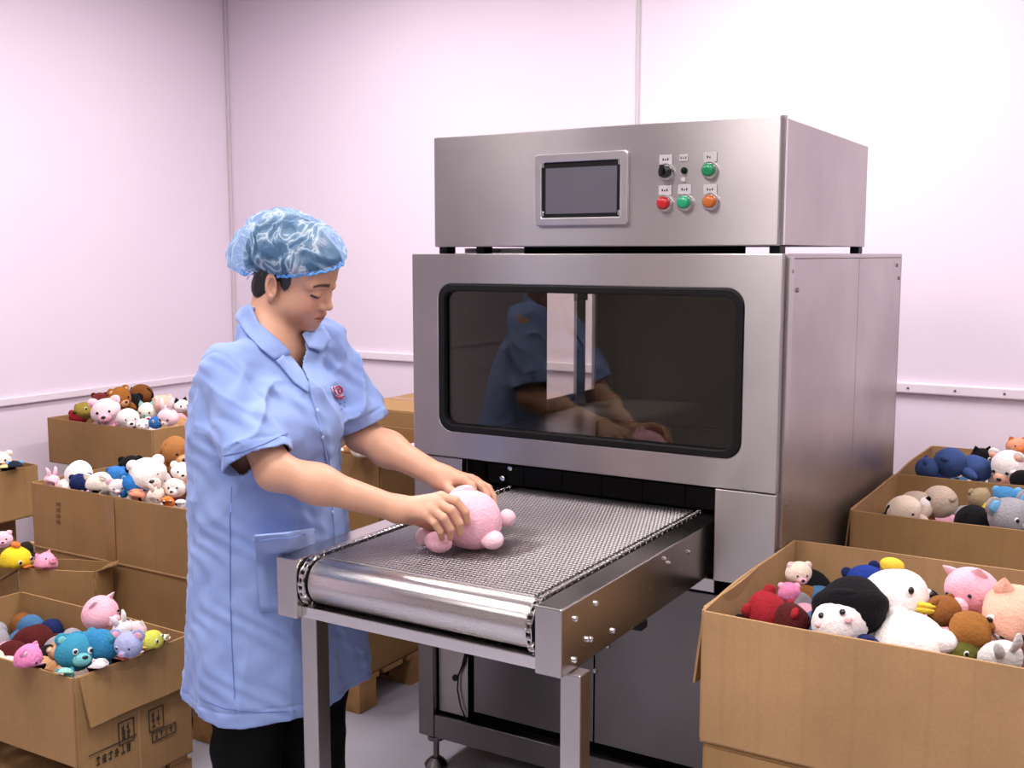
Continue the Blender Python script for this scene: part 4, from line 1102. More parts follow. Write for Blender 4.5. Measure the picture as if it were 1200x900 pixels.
def arm_sdf(sh, el, wr, fing, belly):
    fj = {k: [pt(*q) for q in v] for k, v in fing.items()}
    fd = (wr - el) / np.linalg.norm(wr - el)
    mid = el + (wr - el) * .34
    def f(P):
        d = s_cone(P, sh, el, .040, .041)
        d = smin(d, s_cone(P, el, mid, .0405, .0405), .02)
        d = smin(d, s_cone(P, mid, wr, .0395, .0275), .03)
        # palm: fan of bones
        palm = None
        for k in ('index', 'middle', 'ring', 'little'):
            m = fj[k][0]; q = s_cone(P, wr, m, .0215, .0115)
            palm = q if palm is None else smin(palm, q, .016)
        palm = smin(palm, s_cone(P, wr + fd * .01, fj['thumb'][0], .020, .0155), .016)
        d = smin(d, palm, .018)
        fg = None
        for k, js in fj.items():
            r = dict(index=.0098, middle=.0100, ring=.0095, little=.0084, thumb=.0110)[k]
            c = s_cone(P, js[0], js[1], r * 1.10, r)
            c = smin(c, s_cone(P, js[1], js[2], r * 1.0, r * .92), .003)
            c = smin(c, s_cone(P, js[2], js[3], r * .93, r * .78), .003)
            fg = c if fg is None else np.minimum(fg, c)
        return smin(d, fg, .007)
    pts = np.array([sh, el, wr] + [j for v in fj.values() for j in v])
    return f, pts.min(0) - .07, pts.max(0) + .07

# --- head frame: x forward, y left, z up
H_YAW, H_PIT, H_ROL, H_S = map(math.radians, (17.0, 28.0, 17.0, 0.0))
HS = 1.03
HM = np.array(Matrix.Rotation(H_YAW, 3, 'Z') @ Matrix.Rotation(H_PIT, 3, 'Y') @ Matrix.Rotation(H_ROL, 3, 'X'))
HO = pt(345, 319, 2.50)
def to_head(P): return ((P - HO) @ HM) / HS
def from_head(L): return np.asarray(L) * HS @ HM.T + HO
NECK_L = to_head(NECK[None])[0]

def head_sdf(L):
    d = s_ell(L, (-.018, 0, .040), (.094, .075, .075))                       # cranium
    d = smin(d, s_ell(L, (.036, 0, .040), (.055, .061, .054)), .03)          # forehead
    d = smin(d, s_ell(L, (.026, 0, -.038), (.060, .060, .070)), .03)         # face
    Y = L.copy(); Y[:, 1] = np.abs(Y[:, 1])
    d = smin(d, s_ell(Y, (.050, .033, -.038), (.036, .030, .038)), .025)     # cheeks
    d = smin(d, s_ell(Y, (.010, .046, -.062), (.036, .020, .028)), .03)      # jaw angle
    d = smin(d, s_ell(L, (.070, 0, -.094), (.024, .024, .020)), .028)        # chin
    d = smin(d, s_ell(L, (.066, 0, -.064), (.030, .030, .026)), .02)         # mouth mound
    d = smin(d, s_cone(Y, (.083, .006, .020), (.068, .046, .020), .010, .010), .016)   # brow
    d = smax(d, -s_ell(Y, (.103, .032, .000), (.017, .019, .012)), .012)     # eye socket
    d = smin(d, s_ell(Y, (.074, .031, -.001), (.0165, .0175, .0140)), .005)  # lidded eye
    d = smin(d, s_cone(L, (.084, 0, .012), (.099, 0, -.029), .0075, .0092), .013)      # nose bridge
    d = smin(d, s_ell(L, (.1015, 0, -.0335), (.0115, .0115, .0092)), .006)
    d = smin(d, s_ell(Y, (.0925, .0125, -.0365), (.0105, .0065, .0072)), .005) # nostril wings
    d = smax(d, -s_ell(Y, (.098, .0065, -.0438), (.006, .0035, .004)), .002)
    d = smin(d, s_ell(L, (.0925, 0, -.0600), (.0095, .019, .0052)), .004)    # upper lip
    d = smin(d, s_ell(L, (.0905, 0, -.0710), (.0095, .0165, .0060)), .004)   # lower lip
    d = smax(d, -s_cone(Y, (.104, 0, -.0655), (.090, .0235, -.0665), .0016, .0012), .002)
    # ears
    e = Matrix.Rotation(math.radians(-14), 3, 'Y') @ Matrix.Rotation(math.radians(18), 3, 'Z'); E = np.array(e)
    ear = s_ell(Y, (-.008, .074, -.018), (.0185, .0075, .0315), E)
    ear = smin(ear, s_ell(Y, (-.001, .071, -.046), (.008, .006, .009)), .008)
    ear = smax(ear, -s_ell(Y, (-.003, .0815, -.014), (.0110, .0075, .0215), E), .002)
    ear = smin(ear, s_ell(Y, (.004, .073, -.024), (.005, .006, .008)), .004)
    d = smin(d, ear, .004)
    # neck
    d = smin(d, s_cone(L, (-.030, 0, -.055), NECK_L, .048, .053), .022)
    return d

def shoulders_sdf(P):
    d = s_cone(P, R_SH + SH * .03, L_SH - SH * .03 , .038, .038)
    d = smin(d, s_cone(P, NECK, NECK - np.array([0, 0, .18]), .046, .085), .04)
    return d

chunks = []
f_head_world = lambda P: smin(head_sdf(to_head(P)) * HS, shoulders_sdf(P), .04)
V, Q = polygonise(f_head_world, HO - np.array([.17, .17, .26]), HO + np.array([.17, .17, .17]), .0021)
chunks.append((V, Q, 'head'))
fR, lo, hi = arm_sdf(R_SH, R_EL, R_WR, R_F, 0); V, Q = polygonise(fR, lo, hi, .0024); chunks.append((V, Q, 'arm'))
fL, lo, hi = arm_sdf(L_SH, L_EL, L_WR, L_F, 0); V, Q = polygonise(fL, lo, hi, .0024); chunks.append((V, Q, 'arm'))

# trunk and legs under the clothes (coarser)
SP = [(300, 425, 2.52, .150, .105), (312, 450, 2.53, .185, .130), (311, 500, 2.56, .200, .150), (313, 560, 2.60, .200, .155), (317, 610, 2.64, .208, .168), (322, 660, 2.68, .222, .184), (325, 720, 2.71, .236, .196), (327, 800, 2.75, .246, .204), (328, 900, 2.80, .250, .208)]
spn = np.array([pt(a, b, c) for a, b, c, _, _ in SP]); sab = np.array([(q[3], q[4]) for q in SP])
order = np.argsort(spn[:, 2]); spn, sab = spn[order], sab[order]
def loft(P, grow=0.0):
    z = P[:, 2]
    cx = np.interp(z, spn[:, 2], spn[:, 0]); cy = np.interp(z, spn[:, 2], spn[:, 1])
    a = np.interp(z, spn[:, 2], sab[:, 0]) + grow; b = np.interp(z, spn[:, 2], sab[:, 1]) + grow
    dx, dy = P[:, 0] - cx, P[:, 1] - cy
    u = dx * SH[0] + dy * SH[1]; v = dx * FW[0] + dy * FW[1]
    k0 = np.sqrt((u / a) ** 2 + (v / b) ** 2) + 1e-6; k1 = np.sqrt((u / a ** 2) ** 2 + (v / b ** 2) ** 2) + 1e-6
    return k0 * (k0 - 1) / k1, u, v
HIP = np.array([np.interp(.86, spn[:, 2], spn[:, 0]), np.interp(.86, spn[:, 2], spn[:, 1]), .86])
LEGS = []
for s_ in (-1, 1):
    hip = HIP + SH * .085 * s_; foot = hip + FW * (-.03 if s_ < 0 else .03) + np.array([0, 0, -.78]); knee = (hip + foot) / 2 + FW * .02
    LEGS.append((hip, knee, foot))
def trunk(P):
    d = smax(loft(P, -.045)[0], P[:, 2] - 1.26, .03); d = smax(d, .80 - P[:, 2], .05)
    for hip, knee, foot in LEGS:
        d = smin(d, smin(s_cone(P, hip, knee, .078, .052), s_cone(P, knee, foot, .052, .036), .03), .03)
    return d
V, Q = polygonise(trunk, (-2.2, 1.55, .03), (-1.5, 2.3, 1.32), .012); chunks.append((V, Q, 'trunk'))

# join the skin into one body mesh, colours per vertex
vs, qs, cs = [], [], []; base = 0
skin = np.array(srgb(200, 152, 126)[:3])
for V, Q, nm in chunks:
    col = np.tile(skin, (len(V), 1))
    if nm == 'head':
        L = to_head(V); y = np.abs(L[:, 1])
        def mix(m, c): 
            m = np.clip(m, 0, 1)[:, None]; col[:] = col * (1 - m) + np.array(c) * m
        front = L[:, 0] > .04
        mix(np.where(front, .45 * np.exp(-(((L[:, 0] - .07) / .03) ** 2 + ((y - .042) / .018) ** 2 + ((L[:, 2] + .035) / .02) ** 2)), 0), srgb(214, 140, 124)[:3])
        lip = np.minimum(s_ell(L, (.0925, 0, -.0600), (.0105, .021, .0062)), s_ell(L, (.0905, 0, -.0710), (.0105, .018, .0066)))
        mix(np.where(front, .85 * np.clip(.5 - lip / .0025, 0, 1), 0), srgb(160, 84, 80)[:3])
        mix(np.where(front, np.clip(1.3 - np.abs(L[:, 2] + .0657) / .0018, 0, 1) * (y < .022) * (L[:, 0] > .078), 0), srgb(78, 38, 36)[:3])
        # eyebrows and lash lines
        t = np.clip((y - .012) / .040, 0, 1); zb = .0215 + .0065 * np.sin(t * 2.2) - .004 * t
        mix(np.where(front & (y > .011) & (y < .053), .95 * np.clip(1.45 - np.abs(L[:, 2] - zb) / (.0052 - .0024 * t), 0, 1), 0), srgb(58, 40, 34)[:3])
        t = np.clip((y - .016) / .031, 0, 1); ze = -.0045 - .0040 * np.sin(t * PI) + .003 * t
        mix(np.where(front & (y > .015) & (y < .049), np.clip(1.6 - np.abs(L[:, 2] - ze) / .0028, 0, 1), 0), srgb(28, 20, 20)[:3])
        zc = .0065 + .003 * np.sin(t * PI)
        mix(np.where(front & (y > .018) & (y < .045), .4 * np.clip(1.2 - np.abs(L[:, 2] - zc) / .0014, 0, 1), 0), srgb(120, 80, 64)[:3])
        mix(np.where(L[:, 0] < .012, .35 * (y > .062) * np.exp(-(((L[:, 0] + .004) / .012) ** 2 + ((L[:, 2] + .004) / .02) ** 2)), 0), srgb(190, 110, 90)[:3])
    vs.append(V); qs.append(Q + base); cs.append(col); base += len(V)
V, Q, colr = np.concatenate(vs), np.concatenate(qs), np.concatenate(cs)
m, nt, b = new_mat('skin')
b.inputs['Roughness'].default_value = .5
b.inputs['Subsurface Weight'].default_value = .12
b.inputs['Subsurface Radius'].default_value = (.012, .005, .003)
b.inputs['Subsurface Scale'].default_value = .6
at = nt.nodes.new('ShaderNodeVertexColor'); at.layer_name = 'tone'
n1 = noise(nt, 30, 4); r1 = ramp(nt, n1.outputs['Fac'], [(0.3, (.93, .92, .92, 1)), (0.7, (1.05, 1.03, 1.02, 1))])
mx = nt.nodes.new('ShaderNodeMixRGB'); mx.blend_type = 'MULTIPLY'; mx.inputs[0].default_value = 1
nt.links.new(at.outputs[0], mx.inputs[1]); nt.links.new(r1.outputs[0], mx.inputs[2]); nt.links.new(mx.outputs[0], b.inputs['Base Color'])
MATS['skin'] = m
bodyo = skin_obj('body', V, Q, 'skin')
ca = bodyo.data.color_attributes.new('tone', 'FLOAT_COLOR', 'POINT')
ca.data.foreach_set('color', np.concatenate([colr, np.ones((len(colr), 1))], 1).astype(np.float32).ravel())

# --- hair: cap of hair over the skull with nape and sideburns
plain('black_hair', (.012, .010, .010, 1), .45, var=.3, vscale=60)
def hair_sdf(P):
    L = to_head(P); Y = L.copy(); Y[:, 1] = np.abs(Y[:, 1])
    d = s_ell(L, (-.022, 0, .042), (.098, .0805, .078))
    d = smin(d, s_ell(L, (-.085, 0, -.005), (.034, .05, .045)), .03)
    d = smin(d, s_ell(Y, (.018, .0665, .010), (.012, .004, .026)), .006)        # sideburn
    d = smin(d, s_ell(Y, (-.042, .054, -.040), (.022, .016, .034)), .02)       # behind the ear
    hl = L[:, 0] * .80 - (L[:, 2] - .045) * .55 - .060                          # hairline plane across the forehead
    d = smax(d, hl, .006)
    fr_ = smax(s_ell(L, (.034, 0, .050), (.061, .067, .052)), .007 - (L - np.array([-.008, 0, .005])) @ (np.array([-.60, 0, 1.0]) / 1.166), .003)
    d = smin(d, fr_, .008)
    d = smax(d, -(L[:, 2] + .075), .01)
    tex = .0012 * np.sin(L[:, 1] * 700 + 6 * np.sin(L[:, 0] * 60)) * np.sin(L[:, 2] * 90 + 2)
    return (d + tex) * HS
V, Q = polygonise(hair_sdf, HO - np.array([.17, .16, .16]), HO + np.array([.16, .16, .18]), .003)
skin_obj('hair', V, Q, 'black_hair')

# --- bouffant hair net
m, nt, b = new_mat('hair_net')
out = nt.nodes['Material Output']
b.inputs['Roughness'].default_value = .55
b.inputs['Base Color'].default_value = srgb(150, 196, 240)
n1 = noise(nt, 13, 3, rough=.5, stretch=(1.6, .7, 1.0)); n1.inputs['Distortion'].default_value = 1.2
wv = nt.nodes.new('ShaderNodeMath'); wv.operation = 'SUBTRACT'; wv.inputs[1].default_value = .5
ab = nt.nodes.new('ShaderNodeMath'); ab.operation = 'ABSOLUTE'
nt.links.new(n1.outputs['Fac'], wv.inputs[0]); nt.links.new(wv.outputs[0], ab.inputs[0])
rc = ramp(nt, ab.outputs[0], [(0.0, srgb(226, 240, 252)), (.035, srgb(160, 204, 244)), (.12, srgb(120, 176, 232))])
ra_ = ramp(nt, ab.outputs[0], [(0.0, (.85,) * 3 + (1,)), (.025, (.52,) * 3 + (1,)), (.14, (.30,) * 3 + (1,))])
nt.links.new(rc.outputs[0], b.inputs['Base Color'])
tl = nt.nodes.new('ShaderNodeBsdfTranslucent'); nt.links.new(rc.outputs[0], tl.inputs[0])
m1 = nt.nodes.new('ShaderNodeMixShader'); m1.inputs[0].default_value = .45
nt.links.new(b.outputs[0], m1.inputs[1]); nt.links.new(tl.outputs[0], m1.inputs[2])
tr = nt.nodes.new('ShaderNodeBsdfTransparent'); tr.inputs[0].default_value = (.86, .94, 1, 1)
m2 = nt.nodes.new('ShaderNodeMixShader'); nt.links.new(ra_.outputs[0], m2.inputs[0])
nt.links.new(tr.outputs[0], m2.inputs[1]); nt.links.new(m1.outputs[0], m2.inputs[2]); nt.links.new(m2.outputs[0], out.inputs[0])
bump(nt, b, n1.outputs['Fac'], .6, .006)
MATS['hair_net'] = m
plain('net_band', srgb(96, 158, 222), .6, var=.12, vscale=90)
BN = np.array([-.60, 0, 1.0]); BN /= np.linalg.norm(BN)          # normal of the elastic's plane in the head frame
B0 = np.array([-.008, 0, .005])
def net_sdf(P):
    L = to_head(P)
    d = s_ell(L, (-.010, 0, .048), (.127, .095, .084))
    d = smin(d, s_ell(L, (-.100, 0, -.012), (.062, .076, .060)), .04)
    az = np.arctan2(L[:, 1], L[:, 0] + .03)
    hgt = (L - B0) @ BN
    g = np.exp(-np.clip(hgt, 0, 1) / .03)
    wr = .0022 * g * np.sin(az * 34 + 2 * np.sin(az * 5)) 
    q = L * 60
    w2 = np.abs(np.sin(q[:, 0] * .8 + 1.6 * np.sin(q[:, 1] * .9 + q[:, 2]) ) * np.sin(q[:, 2] * 1.1 + 1.3 * np.sin(q[:, 0] * .7 - q[:, 1] * .8)))
    w3 = np.abs(np.sin(L[:, 1] * 75 - L[:, 2] * 55 + 2 * np.sin(L[:, 0] * 38)))
    gather = .020 * np.exp(-np.clip(hgt, 0, 1) / .012)          # drawn in at the elastic
    return (d + wr + .0045 * w2 + .0030 * w3 - .004 + gather) * HS
V, Q = polygonise(net_sdf, HO - np.array([.21, .20, .16]), HO + np.array([.18, .19, .22]), .003)
keep = ((to_head(V) - B0) @ BN > 0)
Q = Q[keep[Q].all(1)]; used = np.unique(Q); rm = np.full(len(V), -1); rm[used] = np.arange(len(used))
net = skin_obj('hair_net', V[used], rm[Q], 'hair_net')
# the gathered elastic edge
e1 = np.array([1, 0, 0]) - BN * BN[0]; e1 /= np.linalg.norm(e1); e2 = np.cross(BN, e1)
ringp = []
for k in range(121):
    a = 2 * PI * k / 120; dr = e1 * math.cos(a) + e2 * math.sin(a)
    rr = .06
    for _ in range(60):
        if net_sdf(from_head((B0 + BN * .003 + dr * rr)[None]))[0] < 0: rr += .002
    ringp.append(from_head((B0 + dr * (rr - .001) + BN * (.002 + .0022 * math.sin(a * 40)))[None])[0])
MB().tube([tuple(p) for p in ringp], [.0032 + .0012 * math.sin(k * 2.1) for k in range(121)], 8, cap=False).build('elastic_edge', 'net_band', net, smooth=True)

# --- trousers and shoes
plain('black_cloth', (.005, .005, .0055, 1), .9, spec=.08, var=.2)
def trousers_sdf(P):
    d = None
    for hip, knee, foot in LEGS:
        c = smin(s_cone(P, hip, knee, .102, .088), s_cone(P, knee, foot + np.array([0, 0, .02]), .088, .080), .04)
        d = c if d is None else smin(d, c, .015)
    d = d + .004 * np.sin(P[:, 2] * 60 + 8 * P[:, 0]) * np.sin(P[:, 1] * 40)
    return smax(smax(d, .07 - P[:, 2], .004), P[:, 2] - .95, .01)
V, Q = polygonise(trousers_sdf, (-2.2, 1.6, .05), (-1.5, 2.3, .98), .008); skin_obj('trousers', V, Q, 'black_cloth')
for hip, knee, foot in LEGS:
    g = np.array([foot[0], foot[1], 0])
    def shoe(P):
        q = P - g; X = np.stack([q @ FW, q @ SH, q[:, 2]], 1)
        d = s_ell(X, (.05, 0, .035), (.135, .048, .045)); d = smin(d, s_cone(X, (-.03, 0, .05), (-.03, 0, .10), .045, .042), .03)
        return smax(d, .002 - X[:, 2], .004)
    V, Q = polygonise(shoe, g - np.array([.22, .22, .01]), g + np.array([.22, .22, .17]), .007); skin_obj('shoe', V, Q, 'black_rubber')

# --- smock
SL_R0, SL_R1 = R_SH + SH * .012 + np.array([0, 0, -.004]), pt(302, 541, 2.362)
SL_L0, SL_L1 = L_SH - SH * .02, pt(424, 498, 2.69)
axR = (SL_R1 - SL_R0) / np.linalg.norm(SL_R1 - SL_R0); axL = (SL_L1 - SL_L0) / np.linalg.norm(SL_L1 - SL_L0)
def fold(P):
    """wrinkles of the cloth: drape folds in the skirt, slanting pulls at chest and sleeves"""
    f, u, v = loft(P)
    ph = np.arctan2(v, u); z = P[:, 2]
    low = np.clip((1.0 - z) / .5, 0, 1)
    cr = lambda x: 1 - 2 * np.abs(np.sin(x * .5)) ** .7          # sharp-crested fold
    w = .0060 * low * np.sin(ph * 6 + 1.5 * np.sin(z * 6)) - .0018 * low * cr(ph * 12 + 2 + 2.4 * np.sin(z * 5 + ph))
    mid = np.exp(-((z - 1.02) / .20) ** 2)
    w = w - .0030 * mid * cr(z * 30 + ph * 5.2 + 1.2 * np.sin(ph * 5)) * (.5 + .5 * np.sin(ph * 2 + 1))
    up = np.clip((z - 1.0) / .2, 0, 1)
    w = w - .0035 * up * cr(u * 58 + z * 44 + 1.5 * np.sin(v * 30 + z * 9)) * (.55 + .45 * np.sin(u * 23 + z * 11))
    w = w + .0020 * np.sin(P @ np.array([70, 31, 44]) + 2 * np.sin(P @ np.array([-20, 48, 37]))) * np.sin(P @ np.array([22, -35, 50]) + 1)
    for s0, ax, amp in ((SL_R0, axR, .0055), (SL_L0, axL, .0065)):
        q = P - s0; t = q @ ax; rad = q - t[:, None] * ax
        rr = np.linalg.norm(rad, axis=1)
        near = np.exp(-np.clip(rr - .10, 0, 1) / .02) * np.clip(t / .05, 0, 1)
        ang = np.arctan2(rad @ SH, rad @ np.cross(ax, SH))
        w = w - near * amp * cr(t * 52 + ang * 3.0 + 1.3 * np.sin(ang * 3)) * (.55 + .45 * np.sin(ang * 2 + t * 15))
    return w * 1.55
def smock_trunk(P):
    f, u, v = loft(P)
    f = smax(f, P[:, 2] - (NECK[2] - .055), .05)
    # shoulder yoke and slope up to the neck
    y = s_cone(P, R_SH + SH * .045 + np.array([0, 0, -.004]), L_SH - SH * .045, .057, .060)
    f = smin(f, y, .07)
    f = smin(f, s_cone(P, NECK + np.array([0, 0, -.012]) - FW * .012, NECK - np.array([0, 0, .13]), .062, .118), .05)
    f = smin(f, s_cone(P, NECK - np.array([0, 0, .02]), NECK * .7 + from_head((-.04, 0, -.04)) * .3, .064, .064), .02)
    return smin(f, s_ell(P, NECK + FW * .075 - np.array([0, 0, .20]), (.08, .13, .09)), .06)
SLV = ((SL_R0, SL_R1, .062, .080), (SL_L0, SL_L1, .062, .072))
def sleeve(P, k):
    s0, s1, r0, r1 = SLV[k]
    return s_cone(P, s0, s1 + (s1 - s0) * .5, r0, r1 + (r1 - r0) * .5)
def smock_solid(P):
    f = smock_trunk(P)
    for k in (0, 1): f = smin(f, sleeve(P, k), .030)
    return f
zh = .437
nR = axR * .97 + FW * .10 + np.array([0, 0, .0]); nR /= np.linalg.norm(nR)
nL = axL
def smock_outer(P):
    return smock_solid(P) + fold(P)
def seam(P):
    f, u, v = loft(P)
    g = np.zeros(len(P))
    # side seams, sleeve hems, skirt hem: shallow stitched grooves
    g += .0030 * np.exp(-((v + .015) / .0035) ** 2) * (P[:, 2] < 1.08)
    for s1, ax in ((SL_R1, nR), (SL_L1, nL)):
        t = (P - s1) @ ax; q = P - s1; rr = np.linalg.norm(q - (q @ ax)[:, None] * ax, axis=1)
        g += .0030 * np.exp(-((t + .027) / .003) ** 2) * (rr < .12) * (smock_trunk(P) > .006)
    g += .0028 * np.exp(-((P[:, 2] - zh - .028) / .0035) ** 2)
    # armhole seam of the near sleeve
    t = (P - SL_R0) @ (axR * .35 - SH * .94)
    g += .0026 * np.exp(-((t - .030) / .004) ** 2) * (P[:, 2] > 1.1) * ((P - NECK) @ SH < 0)
    return g
def smock_sdf(P):
    w = fold(P) + seam(P); t = smock_trunk(P) + w; o = t
    for k, n in ((0, nR), (1, nL)):
        q = (P - SLV[k][1]) @ n
        sl = np.maximum(sleeve(P, k) + w, q)
        blend = np.clip(-q / .06, 0, 1)                     # the sleeve hangs free of the trunk near its hem
        o = smin(o, sl, .004 + .028 * blend)
    return np.maximum(o, zh - P[:, 2] + hem_wave(P))
def hem_wave(P): return .012 * np.sin(np.arctan2(P[:, 1] - 1.95, P[:, 0] + 1.86) * 2 + .6)
V_P = trace(smock_solid, 361, 452, 2.1, 2.9); V_Z = V_P[2]
m, nt, b = new_mat('smock_cloth')
b.inputs['Roughness'].default_value = .82; b.inputs['Specular IOR Level'].default_value = .2
b.inputs['Sheen Weight'].default_value = .15
n1 = noise(nt, 7, 4); n2 = noise(nt, 420, 2)
r1 = ramp(nt, n1.outputs['Fac'], [(0.3, srgb(128, 150, 204)), (0.7, srgb(145, 166, 216))])
nt.links.new(r1.outputs[0], b.inputs['Base Color']); bump(nt, b, n2.outputs['Fac'], .25, .001)
MATS['smock_cloth'] = m
V, Q = polygonise(smock_sdf, (-2.22, 1.50, zh - .06), (-1.46, 2.36, 1.46), .004)
# open the hem, the sleeve ends, the neck and the V: drop the faces that close them
cen = V[Q].mean(1)
nrm = np.cross(V[Q[:, 2]] - V[Q[:, 0]], V[Q[:, 3]] - V[Q[:, 1]]); nrm /= np.linalg.norm(nrm, axis=1)[:, None] + 1e-12
drop = (cen[:, 2] < zh + .03) & (nrm[:, 2] < -.8)
for k, n in ((0, nR), (1, nL)):
    q = (cen - SLV[k][1]) @ n; ax = (SLV[k][1] - SLV[k][0]); ax = ax / np.linalg.norm(ax); r = cen - SLV[k][1]; rr = np.linalg.norm(r - (r @ ax)[:, None] * ax, axis=1)
    drop |= (np.abs(q) < .006) & (nrm @ n > .75) & (rr < .10) & (smock_trunk(cen) > .001)
drop |= s_cone(cen, NECK - np.array([0, 0, .03]), from_head((-.035, 0, -.03)), .054, .060) < 0
drop |= (np.abs((cen - V_P) @ SH) < .55 * (cen[:, 2] - V_Z)) & ((cen - NECK) @ FW > .005)
Q = Q[~drop]; used = np.unique(Q); rm = np.full(len(V), -1); rm[used] = np.arange(len(used)); V, Q = V[used], rm[Q]
side = (V[:, 2] < .87) & (V[:, 1] > 1.735); V[side, 0] = np.minimum(V[side, 0], -1.664)
smock = skin_obj('smock', V, Q, 'smock_cloth')
sm = smock.modifiers.new('smooth', 'SMOOTH'); sm.factor = .5; sm.iterations = 1
sd = smock.modifiers.new('thick', 'SOLIDIFY'); sd.thickness = .004; sd.offset = -1

# --- trimmings laid on the smock surface
f_lay = lambda P: np.minimum(smock_solid(P) + fold(P), s_cone(P, NECK - np.array([0, 0, .05]), from_head((-.04, 0, -.035)), .062, .068))
def on_cloth(px, py, off=.004, d0=2.15, d1=2.9):
    p = trace(f_lay, px, py, d0, d1); return p + grad(f_lay, p) * off
def patch(name, rows, off, t, mat, parent, depth=None):
    """cloth piece over rows of picture points (each row the same count), lying on the smock, with thickness"""
    G = [[on_cloth(x, y, off) for x, y in r] for r in rows]
    # refine each row and column by subdivision
    def fine(pts, k):
        out = []
        for i in range(len(pts) - 1):
            for j in range(k): out.append(pts[i] * (1 - j / k) + pts[i + 1] * (j / k))
        return out + [pts[-1]]
    G = [fine(r, 3) for r in G]; G = [list(c) for c in zip(*[fine(list(c), 3) for c in zip(*G)])]
    nr, nc = len(G), len(G[0])
    V = np.array([p for r in G for p in r]); Fc = [(j * nc + i, j * nc + i + 1, (j + 1) * nc + i + 1, (j + 1) * nc + i) for j in range(nr - 1) for i in range(nc - 1)]
    o = skin_obj(name, V, np.array(Fc), mat, parent)
    sd = o.modifiers.new('thick', 'SOLIDIFY'); sd.thickness = t; sd.offset = 0
    return o
# collar, right wing (near) and left wing (far), lapels
patch('collar', [[(296, 356), (305, 378), (326, 402), (339, 414)], [(287, 362), (296, 388), (313, 409), (337, 418)], [(280, 374), (289, 394), (303, 411), (320, 422)]], .010, .004, 'smock_cloth', smock)
patch('collar', [[(351, 394), (355, 402), (359, 409)], [(364, 387), (368, 398), (366, 411)], [(378, 385), (385, 398), (373, 414)]], .010, .004, 'smock_cloth', smock)
patch('lapel', [[(333, 414), (341, 422), (352, 437), (362, 455)], [(327, 420), (334, 428), (345, 444), (360, 458)], [(322, 423), (331, 434), (343, 450), (359, 461)]], .007, .004, 'smock_cloth', smock)
# button placket edge, pocket, buttons, emblem
def strip(name, pts, r, off, mat, parent, n=6):
    P = []
    for i in range(len(pts) - 1):
        for j in range(4): 
            t = j / 4; P.append(on_cloth(pts[i][0] * (1 - t) + pts[i + 1][0] * t, pts[i][1] * (1 - t) + pts[i + 1][1] * t, off))
    P.append(on_cloth(*pts[-1], off))
    return MB().tube([tuple(p) for p in P], r, n).build(name, mat, parent, smooth=True)
plain('smock_dark_thread', srgb(96, 118, 176), .85)  # darker blue thread for seams and stitch lines
strip('side_seam', [(272, 570), (270, 610), (270, 650), (270, 700), (272, 760), (276, 835)], .0014, .0006, 'smock_dark_thread', smock)
strip('hem_stitch', [(238, 820), (262, 830), (300, 835), (346, 833)], .0011, .0006, 'smock_dark_thread', smock)
strip('sleeve_stitch', [(262, 534), (285, 529), (310, 520), (338, 507)], .0011, .0006, 'smock_dark_thread', smock)
strip('placket_shade', [(364, 461), (372, 484), (378, 508), (385, 540), (390, 575)], .0020, -.0002, plain('smock_shade', srgb(74, 92, 150), .9), smock)  # dark strip painted as the shade where the placket opens
strip('placket', [(362, 456), (370, 480), (376, 505), (383, 540), (388, 580), (392, 620), (394, 655)], .0032, .001, 'smock_cloth', smock)
pk = patch('pocket', [[(300, 626), (333, 623), (366, 618)], [(301, 655), (334, 653), (368, 650)], [(303, 690), (336, 690), (370, 690)], [(305, 716), (338, 716), (372, 716)]], .005, .004, 'smock_cloth', smock)
strip('pocket_hem', [(300, 631), (333, 628), (366, 623)], .0014, .008, 'smock_dark_thread', pk)
for x, y in ((374, 481), (380, 512), (392, 600)):
    p = on_cloth(x - 3, y, .002); g = grad(f_lay, p)
    MB().lathe(tuple(p), tuple(g), [(0, .0042), (.002, .0044), (.003, .0034), (.0031, .001)], 14).build('button', plain('button_blue', srgb(176, 188, 224), .4), smock, smooth=True)
plain('emblem_red', srgb(176, 30, 60), .8); plain('emblem_white', srgb(190, 186, 220), .8); plain('emblem_grey', srgb(110, 112, 150), .8)
E8 = lambda x, y: (360 + x * .1333, 400 + y * .1333)
em = patch('emblem', [[E8(203, 405), E8(240, 392), E8(280, 400)], [E8(216, 450), E8(260, 445), E8(300, 448)], [E8(244, 500), E8(280, 505), E8(314, 480)]], .003, .0012, 'emblem_white', smock)
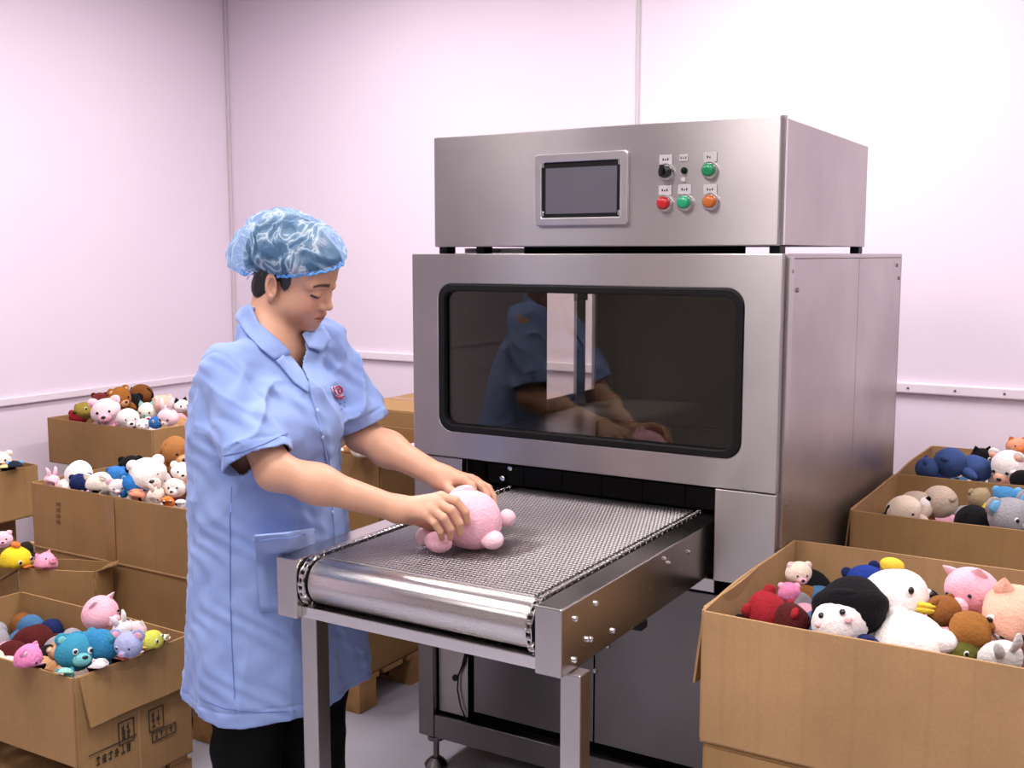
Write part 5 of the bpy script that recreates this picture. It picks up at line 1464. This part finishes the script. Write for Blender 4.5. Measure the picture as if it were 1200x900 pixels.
for st in ([(212, 405), (218, 440), (238, 468), (258, 478)], [(232, 404), (262, 392), (290, 412), (296, 440), (276, 456), (254, 446), (250, 424), (268, 420)], [(238, 488), (252, 505), (268, 490), (282, 503), (298, 484), (312, 476)]):
    strip('emblem_stroke', [E8(*q) for q in st], .0019, .0055, 'emblem_red', em, 5)
for st in ([(275, 548), (298, 544)], [(290, 600), (300, 596)], [(322, 578), (334, 574)], [(318, 538), (330, 534)]):
    strip('emblem_letter', [E8(*q) for q in st], .0013, .003, 'emblem_grey', em, 5)
# hair-net ear tie
MB().tube([tuple(from_head(q)) for q in ((-.060, -.072, -.010), (-.066, -.074, -.022), (-.070, -.070, -.034))], .0022, 6).build('net_tie', 'emblem_white', net, smooth=True)

# ================================================================== THE PINK TOY ON THE BELT
TC = pt(558, 610, 2.468)
tt = empty('plush_pig', (TC[0], TC[1], BZ + .001)); tag(tt, 'pale pink plush pig held face down on the conveyor belt', 'plush toy')
PK, PK2 = (238, 182, 198), (240, 196, 208)
def tb(name, px, py, dd, r, col, rot=(0, 0, 0), par=None, **k):
    c = pt(px, py, 2.468 + dd) - np.array(tt.location)
    c[2] = max(c[2], (r if np.isscalar(r) else min(r)) * .96)
    return blob(name, par or tt, c, (r, r, r) if np.isscalar(r) else r, col, rot, **k)
ya = math.radians(31)
tb('body', 547, 609, 0, (.083, .066, .067), PK, (0, .22, ya), lump=.04, seed=3)
tb('ear', 542, 579, .01, (.030, .012, .020), PK2, (.3, -.4, ya), lump=.1, seed=5)
tb('arm', 594, 607, .03, (.021, .019, .020), PK2, lump=.05, seed=6)
tb('arm_join', 586, 610, .03, (.018, .013, .013), PK, (0, 0, ya), lump=.0, seed=7)
tb('foot', 577, 633, -.040, (.027, .024, .021), PK2, lump=.06, seed=8)
tb('foot', 514, 635, -.05, (.032, .026, .025), PK, lump=.06, seed=9)
tb('foot', 499, 629, .0, (.025, .024, .023), PK2, lump=.06, seed=10)
tb('ear', 505, 617, .01, (.022, .012, .016), PK2, (0, .3, ya), lump=.1, seed=11)
